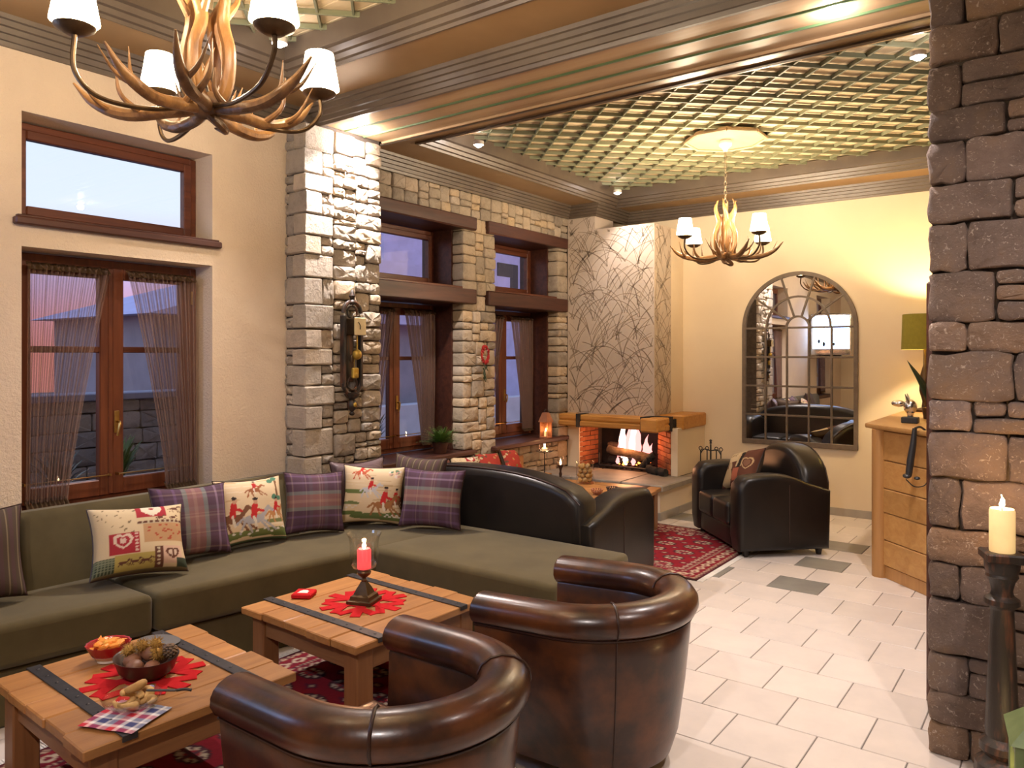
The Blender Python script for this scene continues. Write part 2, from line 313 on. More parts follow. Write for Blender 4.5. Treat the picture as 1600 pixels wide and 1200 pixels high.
# ------------------------------------------------------------------ mesh helpers
class MB:
    def __init__(s): s.v = []; s.f = []
    def add(s, vs, fs):
        n = len(s.v); s.v += [tuple(p) for p in vs]; s.f += [tuple(i+n for i in q) for q in fs]; return s
    def box(s, x0, x1, y0, y1, z0, z1, b=0.0, jit=0.0):
        """box with all edges chamfered by b"""
        if b <= 0:
            vs = [(x, y, z) for x in (x0, x1) for y in (y0, y1) for z in (z0, z1)]
            return s.add(vs, [(0, 1, 3, 2), (4, 6, 7, 5), (0, 4, 5, 1), (2, 3, 7, 6), (0, 2, 6, 4), (1, 5, 7, 3)])
        b = min(b, abs(x1-x0)*0.49, abs(y1-y0)*0.49, abs(z1-z0)*0.49)
        vs = []; idx = {}
        for i, (xx, sxx) in enumerate(((x0, 1), (x1, -1))):
            for j, (yy, syy) in enumerate(((y0, 1), (y1, -1))):
                for k, (zz, szz) in enumerate(((z0, 1), (z1, -1))):
                    for a in range(3):
                        o = [sxx*b, syy*b, szz*b]; o[a] = 0
                        idx[i, j, k, a] = len(vs)
                        vs.append((xx+o[0]+rng.uniform(-jit, jit), yy+o[1]+rng.uniform(-jit, jit), zz+o[2]+rng.uniform(-jit, jit)))
        fs = []
        I = idx
        for i in (0, 1):
            q = [I[i, 0, 0, 0], I[i, 1, 0, 0], I[i, 1, 1, 0], I[i, 0, 1, 0]]; fs.append(q if i else q[::-1])
            q = [I[0, i, 0, 1], I[0, i, 1, 1], I[1, i, 1, 1], I[1, i, 0, 1]]; fs.append(q if i else q[::-1])
            q = [I[0, 0, i, 2], I[1, 0, i, 2], I[1, 1, i, 2], I[0, 1, i, 2]]; fs.append(q if i else q[::-1])
        for i in (0, 1):
            for j in (0, 1):
                q = [I[i, j, 0, 0], I[i, j, 1, 0], I[i, j, 1, 1], I[i, j, 0, 1]]; fs.append(q if i == j else q[::-1])
                q = [I[i, 0, j, 0], I[i, 0, j, 2], I[i, 1, j, 2], I[i, 1, j, 0]]; fs.append(q if i == j else q[::-1])
                q = [I[0, i, j, 1], I[1, i, j, 1], I[1, i, j, 2], I[0, i, j, 2]]; fs.append(q if i == j else q[::-1])
                for k in (0, 1):
                    q = [I[i, j, k, 0], I[i, j, k, 1], I[i, j, k, 2]]; fs.append(q if (i+j+k) % 2 else q[::-1])
        return s.add(vs, fs)
    def tube(s, pts, rad, n=8, cap=True):
        P = [Vector(p) for p in pts]
        if not isinstance(rad, (list, tuple)): rad = [rad]*len(P)
        vs, fs = [], []
        up = None
        for i, p in enumerate(P):
            d = (P[min(i+1, len(P)-1)]-P[max(i-1, 0)]).normalized()
            if up is None:
                up = Vector((0, 0, 1)) if abs(d.z) < 0.9 else Vector((1, 0, 0))
            u = (up - d*up.dot(d)).normalized(); w = d.cross(u); up = u
            for k in range(n):
                a = 2*PI*k/n
                vs.append(p + (u*math.cos(a)+w*math.sin(a))*rad[i])
        for i in range(len(P)-1):
            for k in range(n):
                k2 = (k+1) % n
                fs.append((i*n+k, i*n+k2, (i+1)*n+k2, (i+1)*n+k))
        if cap:
            fs.append(tuple(range(n))[::-1]); fs.append(tuple((len(P)-1)*n+k for k in range(n)))
        return s.add(vs, fs)
    def lathe(s, prof, n=20, c=(0, 0, 0), sx=1, sy=1, wob=None):
        vs, fs = [], []
        for i, (r, z) in enumerate(prof):
            for k in range(n):
                a = 2*PI*k/n
                q = 1 if wob is None else wob(a, i)
                vs.append((c[0]+r*q*math.cos(a)*sx, c[1]+r*q*math.sin(a)*sy, c[2]+z))
        for i in range(len(prof)-1):
            for k in range(n):
                k2 = (k+1) % n
                fs.append((i*n+k, i*n+k2, (i+1)*n+k2, (i+1)*n+k))
        if prof[0] == prof[-1]: return s.add(vs, fs)
        if prof[0][0] > 0: fs.append(tuple(range(n))[::-1])
        if prof[-1][0] > 0: fs.append(tuple((len(prof)-1)*n+k for k in range(n)))
        return s.add(vs, fs)
    def ball(s, c, r, n=10, m=7, sc=(1, 1, 1), jit=0):
        pr = [(max(1e-4, math.sin(PI*i/m)), -math.cos(PI*i/m)) for i in range(m+1)]
        vs, fs = [], []
        for (q, z) in pr:
            for k in range(n):
                a = 2*PI*k/n; j = 1+rng.uniform(-jit, jit)
                vs.append((c[0]+q*math.cos(a)*r*sc[0]*j, c[1]+q*math.sin(a)*r*sc[1]*j, c[2]+z*r*sc[2]*j))
        for i in range(m):
            for k in range(n):
                k2 = (k+1) % n
                fs.append((i*n+k, i*n+k2, (i+1)*n+k2, (i+1)*n+k))
        return s.add(vs, fs)
    def prism(s, poly, z0, z1):
        n = len(poly)
        a = sum(poly[i][0]*poly[(i+1) % n][1]-poly[(i+1) % n][0]*poly[i][1] for i in range(n))
        if a < 0: poly = poly[::-1]
        vs = [(x, y, z0) for x, y in poly]+[(x, y, z1) for x, y in poly]
        fs = [tuple(range(n))[::-1], tuple(range(n, 2*n))]
        fs += [(i, (i+1) % n, n+(i+1) % n, n+i) for i in range(n)]
        return s.add(vs, fs)
    def grid(s, fn, nu, nv, cu=False):
        vs = [fn(i/(nu if cu else nu-1), j/(nv-1)) for j in range(nv) for i in range(nu)]
        fs = []
        for j in range(nv-1):
            for i in range(nu if cu else nu-1):
                i2 = (i+1) % nu
                fs.append((j*nu+i, j*nu+i2, (j+1)*nu+i2, (j+1)*nu+i))
        return s.add(vs, fs)
    def xf(s, mtx, start=0):
        s.v = s.v[:start]+[tuple(mtx @ Vector(p)) for p in s.v[start:]]
        return s
    def build(s, name, m, parent=None, ang=40, loc=None):
        me = bpy.data.meshes.new(name)
        me.from_pydata(s.v, [], s.f); me.update()
        me.polygons.foreach_set('use_smooth', [True]*len(me.polygons))
        me.set_sharp_from_angle(angle=math.radians(ang))
        me.materials.append(m if not isinstance(m, str) else M[m])
        o = bpy.data.objects.new(name, me); COL.objects.link(o)
        if parent is not None: o.parent = parent
        if loc is not None: o.location = loc
        return o
def rbox(x0, x1, y0, y1, z0, z1, r, seg=3, puff=0.0):
    """softly rounded box (bevelled with bmesh), optional crowned top"""
    bm = bmesh.new()
    bmesh.ops.create_cube(bm, size=1)
    for v in bm.verts:
        v.co = Vector(((x0+x1)/2+v.co.x*(x1-x0), (y0+y1)/2+v.co.y*(y1-y0), (z0+z1)/2+v.co.z*(z1-z0)))
    bmesh.ops.subdivide_edges(bm, edges=bm.edges[:], cuts=5, use_grid_fill=True)
    sharp = [e for e in bm.edges if e.calc_face_angle(0) > 0.5]
    bmesh.ops.bevel(bm, geom=sharp, offset=r, segments=seg, affect='EDGES', profile=0.5, clamp_overlap=True)
    if puff:
        for v in bm.verts:
            fx = (v.co.x-x0)/(x1-x0)*2-1; fy = (v.co.y-y0)/(y1-y0)*2-1; fz = (v.co.z-z0)/(z1-z0)
            v.co.z += puff*fz*max(0, 1-fx**4)*max(0, 1-fy**4)
    mb = MB(); bm.verts.index_update()
    mb.add([v.co[:] for v in bm.verts], [[v.index for v in f.verts] for f in bm.faces]); bm.free()
    return mb
def rprism(poly, t0, t1, r, axis='x', seg=3):
    """a 2D outline extruded along an axis, rims of both end faces rounded"""
    n = len(poly)
    a = sum(poly[i][0]*poly[(i+1) % n][1]-poly[(i+1) % n][0]*poly[i][1] for i in range(n))
    if a < 0: poly = poly[::-1]
    bm = bmesh.new()
    def P(p, t):
        return (t, p[0], p[1]) if axis == 'x' else ((p[0], t, p[1]) if axis == 'y' else (p[0], p[1], t))
    lo = [bm.verts.new(P(p, t0)) for p in poly]; hi = [bm.verts.new(P(p, t1)) for p in poly]
    c0 = bm.faces.new(lo[::-1]); c1 = bm.faces.new(hi)
    for i in range(n): bm.faces.new((lo[i], lo[(i+1) % n], hi[(i+1) % n], hi[i]))
    bm.normal_update()
    bmesh.ops.recalc_face_normals(bm, faces=bm.faces[:])
    ed = list({e for f in (c0, c1) for e in f.edges})
    bmesh.ops.bevel(bm, geom=ed, offset=r, segments=seg, affect='EDGES', profile=0.5, clamp_overlap=True)
    bm.verts.index_update()
    mb = MB(); mb.add([v.co[:] for v in bm.verts], [[v.index for v in f.verts] for f in bm.faces]); bm.free()
    return mb
def thing(name, label, cat, loc=(0, 0, 0), rz=0.0, group=None):
    o = bpy.data.objects.new(name, None); COL.objects.link(o)
    o.empty_display_size = 0.05
    o.location = loc; o.rotation_euler = (0, 0, rz); o['label'] = label; o['category'] = cat
    if group: o['group'] = group
    return o
def tag(o, label, cat, group=None, kind=None):
    o['label'] = label; o['category'] = cat
    if group: o['group'] = group
    if kind: o['kind'] = kind
    return o
def struct(o):
    o['kind'] = 'structure'; return o
def share(o, name, parent=None, loc=(0, 0, 0), rot=(0, 0, 0), m=None):
    """another object on the same mesh"""
    c = o.copy(); c.name = name; COL.objects.link(c)
    c.parent = parent; c.location = loc; c.rotation_euler = rot
    return c
def dup(root, loc, rz, label, group=None):
    r = root.copy(); COL.objects.link(r); r.location = loc; r.rotation_euler = (0, 0, rz)
    r['label'] = label
    if group: r['group'] = group
    for ch in list(root.children):
        c = ch.copy(); COL.objects.link(c); c.parent = r
        for g in ch.children:
            d = g.copy(); COL.objects.link(d); d.parent = c
    return r
def bez(p, n=12):
    """smooth path through the given points (Catmull-Rom)"""
    P = [Vector(q) for q in p]; P = [P[0]*2-P[1]]+P+[P[-1]*2-P[-2]]
    out = []
    for i in range(1, len(P)-2):
        for k in range(n):
            t = k/n
            a, b, c, d = P[i-1], P[i], P[i+1], P[i+2]
            out.append(0.5*((2*b)+(c-a)*t+(2*a-5*b+4*c-d)*t*t+(3*b-a-3*c+d)*t**3))
    out.append(P[-2]); return out
def lerp_list(v, n):
    return [float(x) for x in np.interp(np.linspace(0, len(v)-1, n), range(len(v)), v)]
# ================================================================== ROOM SHELL
ZC = 3.43           # underside of the cornice
XL, XS = -4.69, -5.04     # plaster wall, stone wall
YB, YN, XR = 8.80, -2.6, 2.6

def holed(lo_u, hi_u, lo_v, hi_v, holes, put):
    """cells of a wall left over around rectangular holes"""
    us = sorted({lo_u, hi_u, *[h[0] for h in holes], *[h[1] for h in holes]})
    vs = sorted({lo_v, hi_v, *[h[2] for h in holes], *[h[3] for h in holes]})
    for a, b in zip(us, us[1:]):
        for c, d in zip(vs, vs[1:]):
            cu, cv = (a+b)/2, (c+d)/2
            if not any(h[0] < cu < h[1] and h[2] < cv < h[3] for h in holes): put(a, b, c, d)

WA = (1.78, 2.94, 0.80, 2.355); WU = (1.78, 2.94, 2.52, 3.105)     # windows in the plaster wall
WB = (-1.55, -0.39, 0.80, 2.355); WV = (-1.55, -0.39, 2.52, 3.105)
mb = MB()
holed(YN-0.2, 3.55, 0, 3.95, [WA, WU, WB, WV], lambda a, b, c, d: mb.box(XL-0.32, XL, a, b, c, d))
wall_left = struct(mb.build('wall_left', 'plaster', ang=20))
S1 = (4.77, 5.99); S2 = (6.54, 7.77)            # openings in the stone wall
SILL, LINT0, LINT1, BEAM0, BEAM1 = 0.77, 3.05, 3.18, 2.28, 2.44
mb = MB()
holed(4.2, 9.0, 0, 3.95, [(S1[0]-.02, S1[1]+.02, SILL-.05, LINT1), (S2[0]-.02, S2[1]+.02, SILL-.05, LINT1)], lambda a, b, c, d: mb.box(-5.62, XS-0.045, a, b, c, d))
wall_stone = struct(mb.build('wall_back_left', 'mortar'))
struct(MB().box(-5.62, XR+.2, YB, YB+.2, 0, 3.95).build('wall_back', 'cream'))
struct(MB().box(XR, XR+.2, YN-.2, YB, 0, 3.95).build('wall_right', 'cream'))
struct(MB().box(-5.2, XR, YN-.2, YN, 0, 3.95).build('wall_near', 'cream'))

# ------------------------------------------------------------------ rough stones
def stone_mesh(w, h, d, proud, n_side=3, joint=0.004, rough=0.008, jag=0.007):
    """one hewn block: u in 0..w, v in 0..h, n outwards; its body reaches back by d"""
    j = joint
    u0, u1, v0, v1 = j, w-j, j, h-j
    rc = min(0.010, (u1-u0)*.12, (v1-v0)*.14)
    jt = min(jag, h*0.07)
    def R(a): return rng.uniform(-a, a)
    per = []
    ns = n_side if w > 0.16 else 2; nv = 2 if h > 0.1 else 1
    def side(a, b, n):
        for i in range(n):
            t = (i+0.5)/n
            yield (a[0]+(b[0]-a[0])*t+R(jt)*.7, a[1]+(b[1]-a[1])*t+R(jt)*.7)
    per.append((u0+rc*.6*rng.random(), v0+rc)); per.append((u0+rc, v0+rc*.6*rng.random()))
    per += list(side((u0+rc, v0), (u1-rc, v0), ns))
    per.append((u1-rc, v0+rc*.6*rng.random())); per.append((u1-rc*.6*rng.random(), v0+rc))
    per += list(side((u1, v0+rc), (u1, v1-rc), nv))
    per.append((u1-rc*.6*rng.random(), v1-rc)); per.append((u1-rc, v1-rc*.6*rng.random()))
    per += list(side((u1-rc, v1), (u0+rc, v1), ns))
    per.append((u0+rc, v1-rc*.6*rng.random())); per.append((u0+rc*.6*rng.random(), v1-rc))
    per += list(side((u0, v1-rc), (u0, v0+rc), nv))
    n = len(per); cu, cv = w/2+R(w*.08), h/2+R(h*.08)
    vs = [(p[0], p[1], -d) for p in per]
    vs += [(p[0], p[1], proud-0.006-rng.random()*.005) for p in per]
    ins = 0.008
    r3 = []
    for p in per:
        du, dv = cu-p[0], cv-p[1]; L = math.hypot(du, dv)
        k = min(0.4, ins/L)
        r3.append((p[0]+du*k, p[1]+dv*k, proud+R(rough*.5)))
    vs += r3
    vs += [((p[0]*.5+cu*.5), (p[1]*.5+cv*.5), proud+R(rough)+rough*.5) for p in r3]
    vs.append((cu, cv, proud+R(rough)+rough*.6))
    fs = []
    for k in range(3):
        for i in range(n):
            i2 = (i+1) % n
            fs.append((k*n+i, k*n+i2, (k+1)*n+i2, (k+1)*n+i))
    fs += [(3*n+i, 3*n+(i+1) % n, 4*n) for i in range(n)]
    return vs, fs
def place_stone(parent, m, origin, face, u, v, w, h, d, proud, **k):
    """face 'x': u runs along +Y, outward +X; face 'y': u runs along +X, outward -Y"""
    vs, fs = stone_mesh(w, h, d, proud, **k)
    mb = MB()
    if face == 'x': mb.add([(origin+n, u+a, v+b) for a, b, n in vs], fs)
    else: mb.add([(u+a, origin-n, v+b) for a, b, n in vs], fs)
    return mb.build('stone', m, parent, ang=50)
def courses(u0, u1, v0, v1, hmin, hmax, wmin, wmax, thin=0.3):
    """uneven courses; yields (u, v, w, h)"""
    v = v0
    while v < v1-1e-6:
        h = rng.uniform(hmin, hmax)
        if v1-(v+h) < hmin*.8: h = v1-v
        if h > hmax*1.3: h /= 2
        u = u0
        while u < u1-1e-6:
            w = rng.uniform(wmin, wmax)
            if u1-(u+w) < wmin*.7: w = u1-u
            r = rng.random()
            if r < thin and h > hmin*1.1 and u > u0+1e-6 and u+w < u1-1e-6:
                k = rng.uniform(.35, .65)
                if rng.random() < .45 and w > wmin*1.5:
                    q = rng.uniform(.4, .6)
                    yield u, v, w*q, h*k; yield u+w*q, v, w*(1-q), h*k
                    yield u, v+h*k, w, h*(1-k)
                else:
                    yield u, v, w, h*k; yield u, v+h*k, w, h*(1-k)
            else: yield u, v, w, h
            u += w
        v += h

def rubble(u0, u1, v0, v1, cw, chh, wmax, hmax, wmin=.07, hmin=.035, stop=.5):
    """irregular rubble: loose courses of cells, each broken into stones; yields (u, v, w, h)"""
    def split(a, b, c, d):
        w, h = b-a, d-c
        if w > wmax or (w > 2.2*wmin and h < w*.9 and w > h*2.6 and rng.random() < .6):
            k = a+w*rng.uniform(.36, .64); yield from split(a, k, c, d); yield from split(k, b, c, d); return
        if h > hmax or (h > 2.4*hmin and rng.random() > stop and h > .11):
            k = c+h*rng.uniform(.3, .7); yield from split(a, b, c, k); yield from split(a, b, k, d); return
        yield a, c, w, h
    v = v0
    while v < v1-1e-6:
        h = rng.uniform(*chh)
        if v1-(v+h) < chh[0]*.6: h = v1-v
        u = u0
        while u < u1-1e-6:
            w = rng.uniform(*cw)
            if u1-(u+w) < cw[0]*.6: w = u1-u
            yield from split(u, u+w, v, v+h)
            u += w
        v += h
# stone pilaster between the two bays, its corner blocks showing on two faces
struct_pil = struct(MB().box(-5.1, -4.485, 3.545, 4.28, 0, 3.50).build('stone_pillar', 'mortar'))
PX, PY = -4.45, 3.52
v = 0.0; k = 0
while v < 3.42:
    h = rng.uniform(.12, .20)
    if 3.43-(v+h) < .11: h = 3.43-v
    qx, qy = ((.205, .17), (.14, .28))[k % 2]; k += 1
    qx *= rng.uniform(.9, 1.1); qy *= rng.uniform(.9, 1.0)
    bb = MB().box(PX-qx, PX+rng.uniform(0, .012), PY-rng.uniform(0, .010), PY+qy-.003, v+.003, v+h-.003, 0.010, 0.004)
    bb.build('stone', 'stone_pale', struct_pil, ang=50)
    w = (PX-qx)-XL
    if w > .03:
        q = rng.uniform(.4, .6) if rng.random() < .5 else 1
        place_stone(struct_pil, 'stone_pale', PY+.012, 'y', XL, v, w, h*q, .05, rng.uniform(0, .012))
        if q < 1: place_stone(struct_pil, 'stone_pale', PY+.012, 'y', XL, v+h*q, w, h*(1-q), .05, rng.uniform(0, .012))
    if qy < .2:
        w = .28-qy; q = rng.uniform(.35, .65) if rng.random() < .6 else 1
        place_stone(struct_pil, 'stone_pale', PX-.01, 'x', PY+qy, v, w, h*q, .05, rng.uniform(-.010, .012), rough=.006)
        if q < 1: place_stone(struct_pil, 'stone_pale', PX-.01, 'x', PY+qy, v+h*q, w, h*(1-q), .05, rng.uniform(-.01, .012), rough=.006)
    elif .28-qy > .012:
        pass
    v += h
for (a, b, w, hh) in rubble(PY+.28, 4.28, 0, 3.43, (.20, .30), (.22, .34), .25, .17):
    place_stone(struct_pil, 'stone_pale', PX-.01, 'x', a, b, w, hh, .12, rng.uniform(-.014, .014), rough=.007)
# stones of the window wall
for (u0, u1, v0, v1, cw, chh, wm, hm) in ((4.24, 8.0, LINT1, 3.44, (.22, .36), (.26, .27), .24, .16), (S1[1], S2[0], 0.30, LINT1, (.55, .56), (.24, .36), .27, .19),
                            (S2[1], 8.0, 0.30, LINT1, (.23, .24), (.17, .22), .24, .2), (4.5, S1[1], .30, SILL-.05, (.3, .5), (.2, .22), .3, .14), (S2[0], S2[1], .30, SILL-.05, (.3, .5), (.2, .22), .3, .13)):
    for (p, q, w, h) in rubble(u0, u1, v0, v1, cw, chh, wm, hm, .08, .06, .8):
        deep = .17 if (v1 == LINT1 and v0 == .30) else .05
        place_stone(wall_stone, 'stone_tan', XS-.01, 'x', p, q, w, h, deep, rng.uniform(-.008, .012), joint=.003, rough=.006)
# big brown stones of the pillar by the camera
PFY, PFX = 3.79, -0.52
pil2 = struct(MB().box(PFX+.012, 1.6, PFY+.04, PFY+.62, 0, 3.95).build('stone_pillar', 'mortar'))
v = 0.0; k = 0
while v < 3.5:
    h = rng.uniform(.13, .24); k += 1
    w = rng.uniform(.11, .17) if k % 2 else rng.uniform(.25, .33)
    place_stone(pil2, 'stone_brown', PFY, 'y', PFX, v, w, h, .10, rng.uniform(-.002, .012), joint=.003, rough=.005, jag=.014)
    for (a, b, ww, hh) in rubble(PFX+w, .55, v, v+h, (.30, .46), (h-1e-4, h), .40, .25, .08, .045, .55):
        place_stone(pil2, 'stone_brown', PFY, 'y', a, b, ww, hh, .045, rng.uniform(-.006, .014), joint=.003, rough=.005, jag=.012)
    v += h

# ------------------------------------------------------------------ floor of pale tiles in half bond
TW, TH = .3725, .357
floor = struct(MB().box(-5.7, XR, YN, YB, -.12, -.004).build('floor', 'grout'))
proto_t = {}
rest = MB()
dark_spots = [(-1.706, 6.01), (-1.69, 6.695), (-1.655, 7.45), (-2.30, 6.03), (-3.32, 7.60)]
i0 = int((YN)/TH)-1
for i in range(i0, int(YB/TH)+1):
    y = 4.36+(i-12)*TH
    for j in range(-16, 10):
        x = -1.88+(j+4)*TW+(TW/2 if i % 2 else 0)
        x0, x1, y0, y1 = max(x, -5.6), min(x+TW, XR), max(y, YN), min(y+TH, YB)
        if x1-x0 < .02 or y1-y0 < .02: continue
        seen = -3.65 < x < 0.3 and 2.2 < y and (x+.1 > -2.6 or y > 5.4) and (y < 8.8) and not (x > -.3 and y > 4.4)
        dk = any(x < a < x+TW and y < b < y+TH for a, b in dark_spots)
        if seen:
            key = (round(x1-x0, 3), round(y1-y0, 3))
            if key not in proto_t:
                proto_t[key] = {}
            if dk not in proto_t[key]:
                g = .0028
                o = MB().box(g, x1-x0-g, g, y1-y0-g, -.02, 0, .0022).build('tile', 'tile_dark' if dk else 'tile', floor)
                o.location = (x0, y0, 0); proto_t[key][dk] = o
            else: share(proto_t[key][dk], 'tile', floor, (x0, y0, 0))
        else: rest.box(x0+.0028, x1-.0028, y0+.0028, y1-.0028, -.02, 0)
o = rest.build('tile_field', 'tile', floor); o['kind'] = 'stuff'

# skirting
for nm, a in (('baseboard_back', (-3.45, XR, YB-.012, YB, 0, .085)), ('baseboard_right', (XR-.012, XR, YN, YB, 0, .085))):
    b = struct(MB().box(*a).build(nm, 'base_tile'))

# ------------------------------------------------------------------ cornices, beam, ceilings
def sweep(path, prof, closed):
    P = [Vector((p[0], p[1])) for p in path]; n = len(P); mb = MB(); vs = []
    for i in range(n):
        def nrm(a, b):
            d = (b-a).normalized(); return Vector((d.y, -d.x))
        a = nrm(P[i-1], P[i]) if (closed or i > 0) else None
        b = nrm(P[i], P[(i+1) % n]) if (closed or i < n-1) else None
        if a is None: m = b
        elif b is None: m = a
        else:
            m = (a+b).normalized(); m = m/max(.2, m.dot(a))
        vs += [(P[i].x+m.x*o, P[i].y+m.y*o, z) for o, z in prof]
    k = len(prof); fs = []
    for i in range(n if closed else n-1):
        i2 = (i+1) % n
        for j in range(k-1): fs.append((i*k+j, i*k+j+1, i2*k+j+1, i2*k+j))
    return mb.add(vs, fs)
low = [(0, 3.43), (.022, 3.43), (.028, 3.452), (.040, 3.455), (.046, 3.485), (.062, 3.488), (.068, 3.515), (.088, 3.518), (.094, 3.545), (.112, 3.548), (.118, 3.572)]
brd = [(.0, 3.57), (.50, 3.575), (.50, 3.60)]
upp = [(.485, 3.60), (.485, 3.562), (.505, 3.556), (.512, 3.575), (.535, 3.578), (.545, 3.605), (.57, 3.608), (.58, 3.64), (.615, 3.643), (.62, 3.70), (.62, 3.76)]
roomA = [(XL, YN), (XL, 3.68), (XR, 3.68), (XR, YN)]
roomB = [(XS, 4.28), (XS, YB), (XR, YB), (XR, 4.28)]
struct(sweep(roomA, low, True).build('trim_1', 'cornice', ang=25))
struct(sweep([(XR, 4.28), (XS, 4.28), (XS, 8.0), (-4.66, 8.0), (-4.66, YB), (XR, YB)], low, True).build('trim_2', 'cornice', ang=25))
struct(sweep(roomA, brd, True).build('trim_3', 'board', ang=25))
struct(sweep(roomB, brd, True).build('trim_4', 'board', ang=25))
struct(sweep(roomA, upp, True).build('trim_5', 'cornice', ang=25))
struct(sweep(roomB, upp, True).build('trim_6', 'cornice', ang=25))
beam = struct(MB().box(-5.05, XR, 3.685, 4.275, 3.462, 3.95).build('beam', 'board'))
for k in range(3):
    y0 = 3.70+k*.19
    MB().box(-4.45, XR, y0+.012, y0+.178, 3.448, 3.47, .004).build('board', 'soffit', beam)
for k in (1, 2):
    MB().box(-4.45, XR, 3.70+k*.19-.014, 3.70+k*.19+.014, 3.440, 3.466, .008).build('green_bead', 'green_line', beam)
for y0, y1 in ((3.668, 3.708), (4.262, 4.300)):
    MB().box(-4.45, XR, y0, y1, 3.436, 3.47, .009).build('edge_bead', 'soffit', beam)
struct(MB().box(-5.7, XR+.2, YN-.2, YB+.2, 3.95, 4.1).build('roof_slab', 'cream'))

def lattice(name, x0, x1, y0, y1, frame_y=None):
    ce = struct(MB().box(x0-.1, x1+.1, y0-.1, y1+.1, 3.80, 3.83).build(name, 'mortar'))
    y = y0-.02; k = 0
    while y < y1:
        w = .155
        MB().box(x0-.02, x1+.02, y+.003, min(y+w-.003, y1+.02), 3.772, 3.80, .004).build('plank', 'ceil_board', ce); y += w
    st = .293
    for sgn in (1, -1):
        c = (x0-y1) if sgn == 1 else (x0+y0)
        cmax = (x1-y0) if sgn == 1 else (x1+y1)
        c += st*.5
        while c < cmax:
            # line x - sgn*y = c, clipped to the field
            pts = []
            for y in (y0, y1):
                x = c+sgn*y
                if x0 <= x <= x1: pts.append((x, y))
            for x in (x0, x1):
                yy = (x-c)*sgn
                if y0 < yy < y1: pts.append((x, yy))
            c += st
            if len(pts) < 2: continue
            a, b = pts[0], pts[1]
            L = math.dist(a, b)
            if L < .05: continue
            z0, z1 = (3.732, 3.764) if sgn == 1 else (3.738, 3.770)
            ang = math.atan2(b[1]-a[1], b[0]-a[0])
            mb = MB().box(0, L, -.0075, .0075, z0, z1, .002)
            mb.xf(Matrix.Translation((a[0], a[1], 0)) @ Matrix.Rotation(ang, 4, 'Z'))
            mb.build('lattice_strip', 'lattice', ce)
    return ce
ceilA = lattice('ceiling', -4.10, 0.6, -.8, 3.07)
ceilB = lattice('ceiling', -4.43, 0.55, 5.15, 8.19)
struct(MB().box(-4.43, XR, 4.88, 5.16, 3.69, 3.76, .004).build('trim_7', 'board'))
struct(MB().box(.5, XR, 4.88, 8.2, 3.70, 3.78, .004).build('trim_8', 'board'))
struct(MB().box(.55, XR, -2.0, 3.1, 3.70, 3.78, .004).build('trim_9', 'board'))
struct(MB().box(-4.1, .6, -2.0, -.75, 3.70, 3.78, .004).build('trim_10', 'board'))

# ------------------------------------------------------------------ windows
def ring(y0, y1, z0, z1, x0, x1, w, b=.006, wb=None):
    """rectangular frame around an opening, in the plane of a left-hand wall"""
    wb = wb or w
    m = MB()
    m.box(x0, x1, y0, y0+w, z0, z1, b); m.box(x0, x1, y1-w, y1, z0, z1, b)
    m.box(x0, x1, y0+w, y1-w, z1-w, z1, b); m.box(x0, x1, y0+w, y1-w, z0, z0+wb, b)
    return m
def transom(n, y0, y1, z0, z1, x, bottom=None):
    w = struct(ring(y0, y1, z0, z1, x-.06, x, .045).build('window_%d' % n, 'win_wood_y'))
    s = ring(y0+.04, y1-.04, z0+.04, z1-.04, x-.045, x+.012, .055).build('sash', 'win_wood_y', w)
    MB().box(x-.022, x-.016, y0+.09, y1-.09, z0+.09, z1-.09).build('pane', 'pane', s)
    return w
def casement(n, y0, y1, z0, z1, x):
    w = struct(ring(y0, y1, z0, z1, x-.06, x, .05).build('window_%d' % n, 'win_wood'))
    ym = (y0+y1)/2
    for a, b in ((y0+.045, ym-.002), (ym+.002, y1-.045)):
        s = ring(a, b, z0+.045, z1-.045, x-.045, x+.014, .072, wb=.10).build('sash', 'win_wood', w)
        zm = z0+(z1-z0)*.63
        MB().box(x-.035, x+.006, a+.07, b-.07, zm-.019, zm+.019, .005).build('glazing_bar', 'win_wood_y', s)
        MB().box(x-.022, x-.016, a+.07, b-.07, z0+.14, zm-.015).build('pane', 'pane', s)
        MB().box(x-.022, x-.016, a+.07, b-.07, zm+.015, z1-.115).build('pane', 'pane', s)
        q = MB().tube([(x+.05, a+.02, z0+.175), (x+.05, b-.02, z0+.175)], .004, 6)
        q.box(x+.01, x+.055, a+.02, a+.028, z0+.168, z0+.182); q.box(x+.01, x+.055, b-.028, b-.02, z0+.168, z0+.182)
        q.build('curtain_wire', 'brass', s)
        for hz in (z0+.2, z1-.25):
            ye = y0+.045 if a < ym-.1 else y1-.045
            MB().tube([(x+.018, ye, hz), (x+.018, ye, hz+.09)], .008, 8).build('hinge', 'brass', s)
    h = MB(); hz = z0+.50
    h.box(x+.014, x+.022, ym+.012, ym+.044, hz-.07, hz+.07, .003)
    h.tube(bez([(x+.02, ym+.028, hz), (x+.055, ym+.028, hz), (x+.062, ym+.020, hz-.04), (x+.058, ym+.012, hz-.085)], 4), .008, 6)
    h.build('window_handle', 'brass', w)
    MB().box(x-.002, x+.02, ym-.026, ym+.006, z0+.05, z1-.05, .005).build('cover_strip', 'win_wood', w)
    return w
